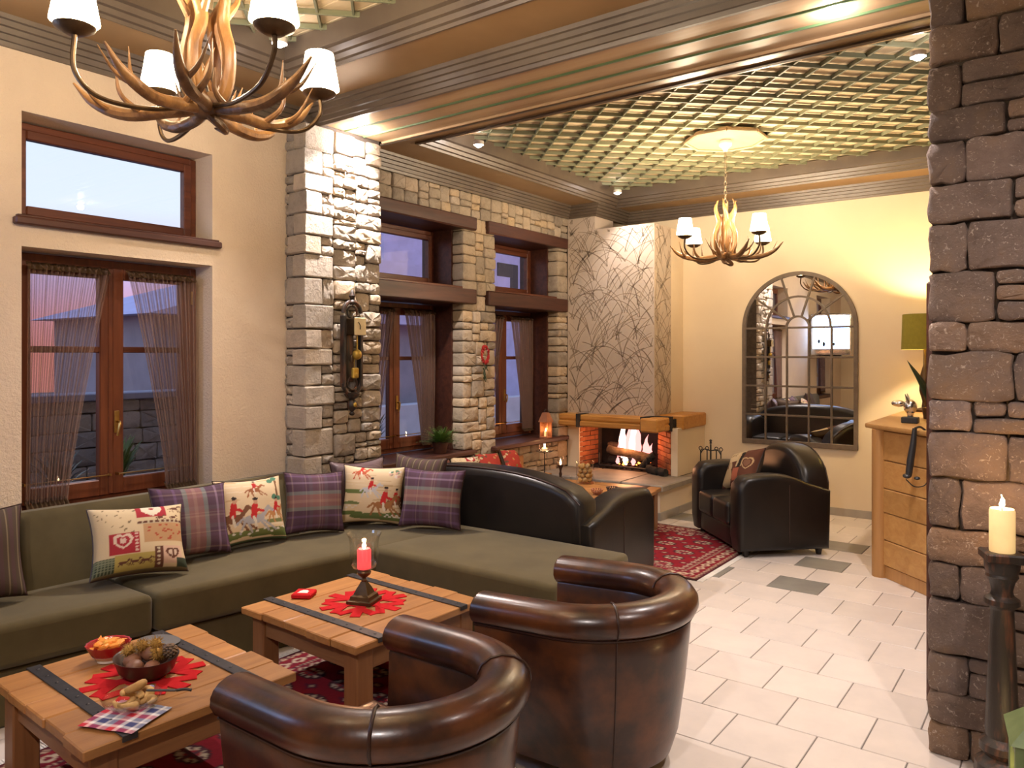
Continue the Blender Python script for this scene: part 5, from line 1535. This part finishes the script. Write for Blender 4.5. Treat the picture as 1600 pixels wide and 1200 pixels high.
def cam2w(x, y): return (x*.805-y*.594, x*.594+y*.805)
hubz = 2.655
CHW2 = 33
chandelier('large antler chandelier with lit white shades hanging nearest, over the coffee tables', (-2.56, 1.585, hubz),
           [(*cam2w(-.351, -.237), .20), (*cam2w(.351, .237), .14), (*cam2w(.37, -.40), .13), (*cam2w(-.36, .40), .20)], 3.715-hubz)
chandelier('distant antler chandelier hanging before the arched mirror', (-2.57, 6.77, hubz),
           [(*cam2w(-.41, -.18), .16), (*cam2w(.40, .18), .155), (*cam2w(.18, -.40), .16), (*cam2w(-.19, .41), .165)], 3.715-hubz, 0, CHW2)

for a, tt, w, dg, n in SPOTS:
    if a[1] < 0: where = 'round recessed spotlight in the near ceiling behind the viewer'
    elif a[2] < 3.5: where = 'round spotlight in the beam soffit beside the '+('stone pilaster with the clock' if a[0] < -3 else 'brown stone pillar')
    elif a[1] < 3: where = 'round spotlight in the near ceiling corner '+('by the large chandelier' if a[0] < -2 else 'over the candle stand')
    else: where = 'round spotlight in the far ceiling '+('corner by the chimney breast' if a[1] > 7 else ('corner behind the beam above the stone windows' if a[0] < -3 else 'beside the brown stone pillar'))
    s = thing('ceiling_spotlight', where, 'spotlight', a, 0, 'ceiling spotlights')
    up = 0 if a[2] < 3.5 else .02
    MB().lathe([(.030, .0), (.046, .0), (.046, .012+up), (.034, .012+up), (.030, .0)], 20).build('ring', 'white_metal', s)
    MB().ball((0, 0, .004), .030, 16, 10, (1, 1, .85)).build('lens', 'bulb', s)

# ================================================================== WALL CLOCK, GARLAND
ck = thing('wall_clock', 'tall dark carved wall clock with brass weights on the stone pilaster', 'clock', (-4.435, 3.925, 1.29))
def ckb(y0, y1, z0, z1, x0, x1, m, n, b=.004): return MB().box(x0, x1, y0, y1, z0, z1, b).build(n, m, ck)
ckb(-.095, -.070, .22, .76, 0, .05, 'worn_black', 'side_rail'); ckb(.070, .095, .22, .76, 0, .05, 'worn_black', 'side_rail')
ckb(-.035, .035, .26, .74, .0, .012, 'worn_black', 'spine')
for zc, r, nm in ((.78, .085, 'top_arch'), (.25, .085, 'bottom_arch')):
    s = 1 if zc > .5 else -1
    q = MB().tube([(.03, r*math.cos(a), zc+s*r*math.sin(a)) for a in np.linspace(0, PI, 15)], .016, 8)
    q.tube([(.03, r*.55*math.cos(a), zc+s*(r*.55*math.sin(a)+.005)) for a in np.linspace(0, 2*PI, 17)], .008, 6)
    q.build(nm, 'worn_black', ck)
MB().lathe([(0, 0), (.016, .005), (.022, .02), (.010, .035), (.032, .055), (.040, .085), (.030, .115), (.018, .125), (.046, .14), (.06, .165), (.03, .18)], 14, (.03, 0, 0)).build('bottom_finial', 'worn_black', ck)
MB().lathe([(.012, .84), (.034, .86), (.028, .875), (.014, .885), (.026, .91), (.016, .93), (.006, .955), (0, .96)], 14, (.03, 0, 0)).build('top_finial', 'worn_black', ck)
ckb(-.05, .05, .615, .735, .012, .115, 'bronze', 'movement_case')
cf = ckb(-.058, .058, .61, .742, .115, .123, 'clock_face', 'dial')
for a, l in ((2.2, .038), (-1.75, .024)):
    MB().tube([(.126, 0, .678), (.126, math.cos(a)*l, .678+math.sin(a)*l)], .0028, 5).build('hand', 'black_plastic', cf)
for s in (-1, 1): MB().ball((.09, s*.035, .76), .016, 10, 7, (1, 1, .8)).build('brass_bell', 'silver', ck)
MB().tube([(.08, .005, .61), (.08, .005, .50)], .006, 6).build('weight_cord', 'gold', ck)
MB().ball((.08, .005, .465), .036, 14, 10, (1, 1, 1.1)).build('weight', 'gold', ck)
MB().tube([(.06, -.005, .45), (.06, -.005, .36)], .003, 5).build('weight_cord', 'gold', ck)
MB().box(.045, .075, -.028, .034, .285, .365, .008).ball((.06, 0, .31), .024, 8, 6).build('weight', 'gold', ck)
MB().lathe([(0, 0), (.012, 0), (.018, .02), (.012, .06), (0, .065)], 10, (.05, -.02, .40)).build('small_weight', 'bronze', ck)
MB().ball((.062, .0, .085), .018, 12, 8, (.5, 1, 1)).build('boss', 'gold', ck)

gd = thing('chilli_garland', 'small red and green dried garland hanging on the stone pier between the windows', 'garland', (XS+.02, 6.27, 1.60))
m1 = MB()
for i in range(34):
    a = 2*PI*i/34; 
    p = Vector((.03, .055*math.cos(a), .17+.085*math.sin(a)))
    q = p+Vector((rng.uniform(-.01, .03), rng.uniform(-.02, .02), -.035))
    m1.tube([p, (p+q)/2+Vector((.012, 0, 0)), q], [.009, .010, .003], 6)
m1.build('ring', 'red_glaze', gd)
m2 = MB()
for i in range(14):
    y = rng.uniform(-.02, .025); z_ = .10-i*.014
    m2.tube([(.03, y, z_), (.045, y+rng.uniform(-.02, .02), z_-.05)], [.010, .003], 6)
m2.build('tail', 'leafdark', gd)
MB().tube([(.01, 0, .32), (.03, 0, .25)], .002, 5).build('string', 'piping', gd)

# ================================================================== FERN, LANTERNS, WOODEN BENCH AT THE WINDOWS
fn = thing('potted_fern', 'bushy green potted plant on the stone window sill', 'plant', (-5.10, 5.70, SILL))
MB().lathe([(0, 0), (.06, 0), (.085, .11), (.075, .11), (0, .10)], 16).build('pot', 'dark_wood', fn)
m = MB()
for i in range(210):
    a = rng.uniform(0, 2*PI); el = rng.uniform(.1, 1.3); L = rng.uniform(.12, .26)
    d = Vector((math.cos(a)*math.cos(el), math.sin(a)*math.cos(el), math.sin(el)*.85)); s = Vector((-math.sin(a), math.cos(a), 0))
    b0 = Vector((0, 0, .10))
    for k in range(6):
        p = b0+d*(L*(.3+.13*k))+Vector((0, 0, -.03*(k/6)**2)); w = .016*(1-k/8)
        for sg in (-1, 1):
            q = p+s*sg*w*2+d*.02
            m.add([p, p+d*.012, q], [(0, 1, 2)])
o = m.build('foliage', 'leafgreen', fn, ang=180); o['kind'] = 'stuff'
ln = thing('house_lantern', 'reddish house shaped lantern with a candle on the sill of the far stone window', 'lantern', (-5.04, 7.50, SILL))
MB().box(-.055, .055, -.055, .055, 0, .02, .004).build('base', 'terracotta', ln)
for x in (-.048, .048):
    for y in (-.048, .048): MB().box(x-.006, x+.006, y-.006, y+.006, .02, .19, .002).build('post', 'terracotta', ln)
MB().box(-.05, -.046, -.044, .044, .02, .19).box(-.044, .044, .046, .05, .02, .19).build('wall_panel', 'terracotta', ln)
q = MB().add([(-.065, -.065, .19), (.065, -.065, .19), (.065, .065, .19), (-.065, .065, .19), (-.03, -.03, .30), (.03, -.03, .30), (.03, .03, .30), (-.03, .03, .30)], [(3, 2, 1, 0), (0, 1, 5, 4), (1, 2, 6, 5), (2, 3, 7, 6), (3, 0, 4, 7), (4, 5, 6, 7)])
q.build('roof', 'terracotta', ln, ang=20)
MB().tube([(0, .03*math.cos(a), .31+.03*math.sin(a)) for a in np.linspace(0, PI, 9)], .005, 6).build('handle', 'iron', ln)
MB().lathe([(0, .02), (.022, .02), (.022, .08), (0, .08)], 12).build('candle', 'ivory_wax', ln)
flame_mesh(.035, .009, 3).build('flame', 'flame', ln, ang=180, loc=(0, 0, .08))
point('lantern_glow', (-4.98, 7.44, SILL+.12), .5, (1, .5, .2), .02)

bn = thing('wooden_bench', 'low wooden bench built along the stone wall under the windows', 'bench', (-4.82, 6.0, 0))
for i in range(3): MB().box(-.20+i*.133+.002, -.20+i*.133+.131, -1.1, 1.0, .42, .455, .005).build('plank', 'oak_y', bn)
MB().box(-.21, -.185, -1.1, 1.0, .455, .62, .006).build('back_rail', 'oak_y', bn)
for y in (-1.0, 0, .9): MB().box(-.20, .20, y-.03, y+.03, 0, .42, .004).build('support', 'oak_z', bn)
for i, (y, ya, art) in enumerate(((5.46, .1, 1), (5.84, -.1, 0), (6.22, .1, 2), (6.62, .4, 2))):
    pillow('patterned_pillow', ('brown patterned pillow at the hidden end of the wooden bench', 'cream patterned pillow in the middle of the wooden bench', 'red patterned pillow among others on the wooden bench', 'tilted red patterned pillow at the end of the wooden bench by the fireplace')[i],
           patchwork(art), .34, .27, .11, (-4.84, y, .455), FX+ya-.2, .42, .04*i, 'patterned pillows on the wooden bench')

# ================================================================== ON THE TABLES
TZ = .420
def snowflake(label, loc, rz, r=.235):
    """felt snowflake: six forked arms round a solid middle"""
    m = MB().prism([(r*.36*math.cos(2*PI*k/12), r*.36*math.sin(2*PI*k/12)) for k in range(12)], 0, .0030)
    def bar(p, q, w, h):
        d = (Vector(q)-Vector(p)).normalized(); e = Vector((-d.y, d.x))*w
        P, Q = Vector(p), Vector(q)
        m.prism([tuple(P-e), tuple(Q-e), tuple(Q+e), tuple(P+e)], 0, h)
    for k in range(6):
        a = 2*PI*k/6
        def Q(u, v): return (u*math.cos(a)-v*math.sin(a), u*math.sin(a)+v*math.cos(a))
        bar(Q(r*.2, 0), Q(r, 0), .026, .0040)
        for sg in (-1, 1): bar(Q(r*.46, 0), Q(r*.82, sg*r*.40), .024, .0035+.00012*sg)
    o = m.build('snowflake_mat', 'red_felt', None, ang=20, loc=loc)
    o.rotation_euler = (0, 0, rz)
    return tag(o, label, 'mat', 'red felt snowflake mats')
snowflake('red felt snowflake mat under the brown chestnut bowl', (T1[0]+.01, T1[1]-.01, TZ), .2)
snowflake('red felt snowflake mat under the bronze candle holder', (T2[0], T2[1], TZ), .1)
TZ1 = TZ+.0042
bw_ = tag(MB().lathe([(0, 0), (.085, .002), (.118, .03), (.135, .075), (.139, .082), (.131, .080), (.112, .035), (.08, .014), (0, .012)], 32, sx=1.0, sy=.88).build('clay_bowl', 'clay', None, ang=60, loc=(T1[0]+.005, T1[1], TZ1)), 'dark brown oval clay bowl of chestnuts on the red snowflake', 'bowl')
bz = TZ1+.014
def lump(name, label, cat, m, loc, r, sc, group, jit=.03):
    return tag(MB().ball((0, 0, 0), r, 12, 9, sc, jit).build(name, m, None, ang=180, loc=loc), label, cat, group)
for i, (x, y, r) in enumerate(((-.055, -.03, .037), (.012, -.055, .036), (.065, -.01, .034), (-.02, .03, .036), (.03, .045, .032), (-.075, .03, .028))):
    lump('chestnut', ('brown chestnut at the left of the dark clay bowl', 'brown chestnut at the front of the dark clay bowl', 'brown chestnut at the right of the dark clay bowl', 'brown chestnut in the middle of the dark clay bowl, under the burrs', 'brown chestnut at the back of the dark clay bowl', 'small brown chestnut at the far left of the dark clay bowl')[i], 'chestnut', 'nut', (bw_.location.x+x, bw_.location.y+y, bz+r+.002+(.022 if i > 2 else 0)), r, (1, 1, .85), 'chestnuts in the clay bowl')
for i, (x, y, z_) in enumerate(((-.045, .005, .100), (.02, .03, .115), (.060, .015, .088), (-.075, -.035, .085))):
    m = MB().ball((0, 0, 0), .022, 10, 7)
    for k in range(130):
        d = Vector((rng.gauss(0, 1), rng.gauss(0, 1), rng.gauss(0, 1))).normalized()
        m.tube([d*.018, d*rng.uniform(.030, .038)], [.0016, .0005], 3, False)
    tag(m.build('chestnut_burr', 'burr', None, ang=180, loc=(bw_.location.x+x, bw_.location.y+y, bz+z_-.004)), ('spiky golden chestnut burr in the middle of the dark clay bowl', 'spiky golden chestnut burr topmost in the dark clay bowl', 'spiky golden chestnut burr next to the pine cone', 'spiky golden chestnut burr at the left rim of the dark clay bowl')[i], 'burr', 'burrs in the clay bowl')
m = MB()
for j in range(7):
    for k in range(8):
        a = 2*PI*(k+.5*(j % 2))/8; r = .026*math.sin(PI*(j+1)/8.2); z_ = .055*(j/7)-.02
        m.ball((r*math.cos(a), r*math.sin(a), z_), .008, 5, 4, (1, 1, .5))
tag(m.build('pine_cone', 'log', None, loc=(bw_.location.x+.085, bw_.location.y+.055, bz+.085)), 'small brown pine cone at the edge of the clay bowl', 'pine cone')
# sweets
rb = thing('red_bowl', 'red glazed bowl full of orange wrapped sweets on the table', 'bowl', (-3.385, 1.625, TZ))
MB().lathe([(0, 0), (.042, 0), (.044, .012), (.066, .032), (.086, .070), (.090, .078), (.083, .076), (.060, .036), (0, .022)], 32, wob=lambda a, i: 1+(.025*math.cos(a*16) if i in (4, 5, 6) else 0)).build('body', 'red_glaze', rb)
MB().lathe([(.0445, .002), (.0455, .012), (.067, .0322)], 32).build('cream_band', 'white', rb)
for i in range(9):
    a = i*2*PI/7; r = .042 if i < 7 else .012
    m = MB().box(-.026, .026, -.014, .014, -.010, .010, .006)
    m.add([(.026, 0, 0), (.042, -.014, .002), (.042, .014, -.002)], [(0, 1, 2)]).add([(-.026, 0, 0), (-.042, .014, .002), (-.042, -.014, -.002)], [(0, 1, 2)])
    o = m.build('wrapped_sweet', 'orange_foil', None, loc=(-3.385+r*math.cos(a), 1.625+r*math.sin(a), TZ+.072+.010*(i > 6)))
    o.rotation_euler = (rng.uniform(-.5, .5), rng.uniform(-.4, .4), a+1.2)
    tag(o, 'orange wrapped sweet in the red glazed bowl', 'sweet', 'orange sweets in the red bowl')
gd_ = tag(MB().lathe([(0, 0), (.06, 0), (.09, .008), (.10, .013), (.09, .014), (0, .008)], 28, sx=1.05, sy=.75).build('pewter_dish', 'grey_dish', None, loc=(-3.40, 1.86, TZ)), 'small grey pewter dish behind the chestnut bowl', 'dish'); gd_.rotation_euler = (0, 0, .3)
# glass dish of biscuits on a tartan napkin
nap = MB().grid(lambda u, v: ((u-.5)*.23, (v-.5)*.21, .0015+.002*math.sin(6*u+4*v)**2), 40, 40)
no = nap.build('tartan_napkin', 'print', None, ang=180, loc=(-2.795, 1.405, TZ+.0055)); no.rotation_euler = (0, 0, .38)
tag(no, 'red, white and blue tartan napkin under the glass biscuit dish', 'napkin')
cc = np.ones((1600, 4), dtype=np.float32)
for j in range(40):
    for i in range(40):
        def bnd(q):
            q = q % 20
            return (.50, .03, .05) if q < 5 else ((.75, .72, .70) if q < 8 else ((.05, .06, .17) if q < 14 else ((.75, .72, .70) if q < 16 else (.32, .34, .42))))
        cc[j*40+i, :3] = (np.array(bnd(i))+np.array(bnd(j)))/2
no.data.attributes.new('print', 'FLOAT_COLOR', 'POINT').data.foreach_set('color', cc.ravel())
DX, DY, DZ = -2.85, 1.455, TZ+.0095
gdx = tag(MB().lathe([(0, 0), (.05, 0), (.075, .010), (.098, .030), (.104, .040), (.100, .040), (.074, .014), (.05, .004), (0, .004)], 30, wob=lambda a, i: 1+(.02*math.cos(a*12) if i in (3, 4, 5) else 0)).build('glass_dish', 'glass', None, loc=(DX, DY, DZ)), 'clear scalloped glass dish of biscuits on the tartan napkin', 'dish')
for i, (x, y, z_, r) in enumerate(((-.040, -.01, .020, .3), (.018, -.035, .020, 1.2), (.045, .022, .020, 2.1), (-.012, .042, .020, .8), (.0, .0, .045, 2.6), (-.025, .02, .060, .2))):
    P = [( .034*math.cos(a), .034*math.sin(a), 0) for a in np.linspace(-2.2, 2.2, 11)]
    m = MB().tube(P, lerp_list([.006, .014, .017, .014, .006], 11), 8)
    o = m.build('crescent_biscuit', 'biscuit', None, ang=180, loc=(DX+x, DY+y, DZ+z_)); o.rotation_euler = (rng.uniform(-.4, .4), rng.uniform(-.4, .4), r)
    tag(o, ('golden crescent biscuit at the left of the glass dish', 'golden crescent biscuit at the front of the glass dish', 'golden crescent biscuit at the right of the glass dish, by the tongs', 'golden crescent biscuit at the back of the glass dish', 'golden crescent biscuit lying on the others in the glass dish', 'topmost golden crescent biscuit in the glass dish')[i], 'biscuit', 'biscuits in the glass dish')
tn = MB().box(-.075, .03, -.007, .007, 0, .006, .002); tn.tube(bez([(.03, 0, .003), (.06, .004, .006), (.085, 0, .004)], 4), [.006]*9, 6)
o = tag(tn.build('dark_tongs', 'iron', None, loc=(-2.77, 1.55, DZ+.045)), 'dark serving tongs resting on the rim of the glass dish', 'tongs'); o.rotation_euler = (0, .12, .9)
# candle holder
TZ2 = TZ+.0042
ch = thing('hurricane_candle_holder', 'bronze footed glass hurricane holding a red candle on the snowflake mat', 'candle holder', (T2[0], T2[1], TZ2), .35)
def sq(h): return [(-h, -h), (h, -h), (h, h), (-h, h)]
m = MB()
prev = None
for (r, z_) in ((.070, 0), (.070, .016), (.058, .020), (.054, .038), (.042, .046), (.030, .075), (.018, .098), (.013, .110)):
    k = len(m.v); m.v += [(x, y, z_) for x, y in sq(r)]
    if prev is not None: m.f += [(prev+i, prev+(i+1) % 4, k+(i+1) % 4, k+i) for i in range(4)]
    prev = k
m.f.append((3, 2, 1, 0))
m.build('base', 'bronze', ch, ang=20)
MB().lathe([(.012, .105), (.016, .118), (.010, .126), (.020, .136), (.034, .148), (.038, .160), (.030, .172), (.0, .172)], 18).build('stem', 'bronze', ch)
MB().lathe([(.030, .172), (.058, .185), (.072, .205), (.077, .235), (.077, .31), (.082, .345), (.094, .368), (.091, .369), (.079, .346), (.074, .31), (.074, .236), (.069, .208), (.056, .190), (.03, .176)], 32).build('glass_cup', 'glass', ch, ang=60)
MB().lathe([(0, .178), (.036, .178), (.038, .184), (.038, .275), (.032, .285), (.02, .278), (0, .276)], 20).build('candle', 'red_wax', ch)
flame_mesh(.045, .013, 2).build('flame', 'flame', ch, ang=180, loc=(0, 0, .285))
point('candle_light', (T2[0], T2[1], TZ2+.315), 2.2, (1, .5, .25), .012)
bx = thing('matchbox', 'small red box with a white tree on the lid beside the candle', 'box', (-3.42, 2.70, TZ), .55)
MB().box(-.055, .055, -.055, .055, 0, .026, .006).build('body', 'red_felt', bx)
tm = MB()
for i in range(3): tm.prism([(-.028+.012*i-.016*(i == 2)*0, -.024+i*.016-.0), (.0, -.004+i*.014), (.028-.012*i*0, -.024+i*.016), (.0, -.018+i*.016)], .0262, .0270)
tm.prism([(-.03, -.025), (.03, -.025), (.02, .0), (.028, .0), (.012, .024), (-.012, .024), (-.028, .0), (-.02, .0)], .0261, .0268)
tm.build('tree_mark', 'white', bx)

# on the table before the fire
V0 = (-4.09, 6.82, TZ)
vs_ = tag(MB().lathe([(0, 0), (.092, 0), (.094, .006), (.094, .235), (.089, .235), (.089, .010), (0, .010)], 30).build('glass_vase', 'glass', None, loc=V0), 'clear glass cylinder vase filled with dried fruit before the fire', 'vase')
rr_ = random.Random(5)
for i in range(26):
    lay = i//7; a = 2*PI*(i % 7)/6+lay*.5; r = .052 if i % 7 < 6 else 0
    o = lump('dried_fruit', 'golden brown dried fruit inside the glass vase', 'dried fruit', 'potpourri', (V0[0]+r*math.cos(a), V0[1]+r*math.sin(a), TZ+.040+lay*.046), .028*rr_.uniform(.85, 1.1), (1, 1, .9), 'dried fruit in the glass vase', .10)
for i, (x, y, lab) in enumerate(((-3.665, 6.33, 'small beaded bowl of nuts on the fireside table, nearer the armrest'), (-3.60, 6.51, 'small beaded bowl of nuts on the fireside table, nearer the hearth'))):
    b_ = thing('beaded_bowl', lab, 'bowl', (x, y, TZ), 0, 'beaded bowls')
    m = MB()
    for k in range(3):
        for j in range(14):
            a = 2*PI*(j+.5*(k % 2))/14; r = (.030, .046, .052)[k]
            m.ball((r*math.cos(a), r*math.sin(a), .012+.018*k), .0095, 6, 5)
    m.build('bead_wall', 'terracotta' if i == 0 else 'clay', b_)
    MB().lathe([(0, 0), (.03, 0), (.042, .03), (0, .02)], 14).build('lining', 'nut', b_)
st_ = thing('candle_stand', 'tall thin stemmed tealight holder with a pale flower dish on the fireside table', 'candle holder', (-4.45, 6.60, TZ))
MB().lathe([(0, 0), (.05, 0), (.05, .006), (.006, .012), (.0045, .30), (.02, .32), (0, .32)], 14).build('stem', 'iron', st_)
m = MB()
for k in range(9):
    a = 2*PI*k/9; d = Vector((math.cos(a), math.sin(a), 0)); s = Vector((-d.y, d.x, 0))
    P = [d*.02, d*.055+s*.028, d*.095+Vector((0, 0, .012)), d*.055-s*.028]
    m.add([p+Vector((0, 0, .325)) for p in P]+[p+Vector((0, 0, .318)) for p in P], [(0, 1, 2, 3), (7, 6, 5, 4), (0, 4, 5, 1), (1, 5, 6, 2), (2, 6, 7, 3), (3, 7, 4, 0)])
m.build('flower_dish', 'silver', st_)
MB().lathe([(.035, .33), (.055, .35), (.058, .40), (.054, .40), (.05, .352), (.03, .335)], 20).build('glass_cup', 'glass', st_)
MB().lathe([(0, .335), (.03, .335), (.03, .36), (0, .358)], 14).build('tealight', 'ivory_wax', st_)
flame_mesh(.035, .011, 6).build('flame', 'flame', st_, ang=180, loc=(0, 0, .36))
point('tealight_glow', (-4.45, 6.60, TZ+.40), .9, (1, .55, .25), .012)
cs = thing('candlestick', 'small dark turned candlestick with a glass cup beside the dried fruit vase', 'candle holder', (-4.42, 6.86, TZ))
MB().lathe([(0, 0), (.035, 0), (.03, .012), (.012, .03), (.018, .06), (.010, .09), (.016, .12), (.030, .145), (.034, .16), (0, .16)], 16).build('stem', 'clay', cs)
MB().lathe([(.022, .16), (.036, .18), (.038, .22), (.028, .25), (.025, .25), (.034, .22), (.032, .182), (.02, .164)], 18).build('glass_cup', 'glass', cs)
flame_mesh(.05, .012, 8).build('flame', 'flame', cs, ang=180, loc=(0, 0, .165))

# ================================================================== CANDLE PEDESTAL AND TIN LANTERN BY THE PILLAR
pdx, pdy = -.225, 3.50
pd = thing('candle_pedestal', 'tall worn black turned wooden candle pedestal before the stone pillar', 'candle holder', (pdx, pdy, 0), math.radians(20))
MB().lathe([(.12, 0), (.12, .05), (.10, .07), (.075, .10), (.095, .13), (.092, .17), (.060, .20), (.078, .225), (.076, .25), (.055, .275), (.058, .30),
            (.050, .50), (.044, .66), (.040, .765), (.044, .775), (.062, .79), (.060, .808), (.040, .822), (.036, .84), (.044, .875), (.056, .895), (.053, .905), (.060, .925), (.062, .955), (0, .955)], 24).build('column', 'worn_black', pd, ang=30)
MB().box(-.066, .066, -.066, .066, .955, .990, .006).build('top_plate', 'worn_black', pd)
MB().box(-.13, .13, -.13, .13, 0, .045, .008).build('base', 'worn_black', pd)
pc = thing('pillar_candle', 'thick ivory candle burning on the tall black pedestal', 'candle', (pdx, pdy, .990))
MB().lathe([(0, 0), (.043, 0), (.044, .004), (.044, .158), (.040, .166), (.028, .160), (0, .156)], 28).build('wax', 'ivory_wax', pc)
MB().tube([(0, 0, .155), (0, 0, .175)], .002, 5).build('wick', 'black_plastic', pc)
flame_mesh(.05, .012, 4).build('flame', 'flame', pc, ang=180, loc=(0, 0, .170))
point('pillar_candle_light', (pdx, pdy, 1.20), 4.5, (1, .55, .22), .014)
tl = thing('tin_lantern', 'green pierced tin lantern with a burning candle on a low table by the pillar', 'lantern', (-.06, 3.08, .10), math.radians(8))
w_ = .098
for x in (-w_, w_):
    for y in (-w_, w_): MB().box(x-.013, x+.013, y-.013, y+.013, .03, .385, .003).build('post', 'green_tin', tl)
MB().box(-w_-.015, w_+.015, -w_-.015, w_+.015, 0, .03, .004).build('base', 'green_tin', tl)
for rz in range(4):
    k = MB().box(-w_, w_, -w_-.006, -w_+.002, .315, .385, .002)
    k.add([( -.07, -w_-.004, .315), (-.04, -w_-.004, .315), (-.07, -w_-.004, .28)], [(0, 2, 1)]).add([(.07, -w_-.004, .315), (.07, -w_-.004, .28), (.04, -w_-.004, .315)], [(0, 2, 1)])
    for i in range(5): k.ball((-.07+.035*i, -w_-.006, .355), .006, 6, 4)
    k.xf(Matrix.Rotation(rz*PI/2, 4, 'Z')).build('panel', 'green_tin', tl)
    MB().box(-w_+.012, w_-.012, -w_-.002, -w_+.0, .03, .315).xf(Matrix.Rotation(rz*PI/2, 4, 'Z')).build('pane', 'glass', tl)
R4 = .125
q = MB().add([(-R4, -R4, .385), (R4, -R4, .385), (R4, R4, .385), (-R4, R4, .385), (-.045, -.045, .475), (.045, -.045, .475), (.045, .045, .475), (-.045, .045, .475)], [(3, 2, 1, 0), (0, 1, 5, 4), (1, 2, 6, 5), (2, 3, 7, 6), (3, 0, 4, 7), (4, 5, 6, 7)])
q.build('roof', 'green_tin', tl, ang=20)
hp = MB()
for rz in range(4):
    mk = MB()
    for i in range(4):
        for j in range(3-(i > 2)):
            mk.ball((-.04+.04*j, -.105+.018*i, .40+.02*i), .006, 6, 4, (1, 1, .6))
    mk.xf(Matrix.Rotation(rz*PI/2, 4, 'Z')); hp.add(mk.v, mk.f)
hp.build('pierced_holes', 'black_plastic', tl)
MB().box(-.05, .05, -.05, .05, .475, .52, .008).build('chimney', 'green_tin', tl)
MB().tube([(0, .05*math.cos(a), .52+.06*math.sin(a)) for a in np.linspace(0, PI, 11)], .005, 6).build('handle', 'green_tin', tl)
MB().lathe([(0, .03), (.03, .03), (.03, .12), (0, .118)], 16).build('candle', 'ivory_wax', tl)
flame_mesh(.05, .013, 5).build('flame', 'flame', tl, ang=180, loc=(0, 0, .12))
point('tin_lantern_light', (-.06, 3.08, .28), 1.5, (1, .62, .25), .02)
tb = thing('low_stool', 'low dark stool under the green tin lantern', 'stool', (-.06, 3.08, -.02))
MB().box(-.16, .16, -.14, .14, .09, .12, .006).build('top', 'worn_black', tb)
for x in (-.12, .12):
    for y in (-.10, .10): MB().box(x-.02, x+.02, y-.02, y+.02, 0, .09, .004).build('leg', 'worn_black', tb)
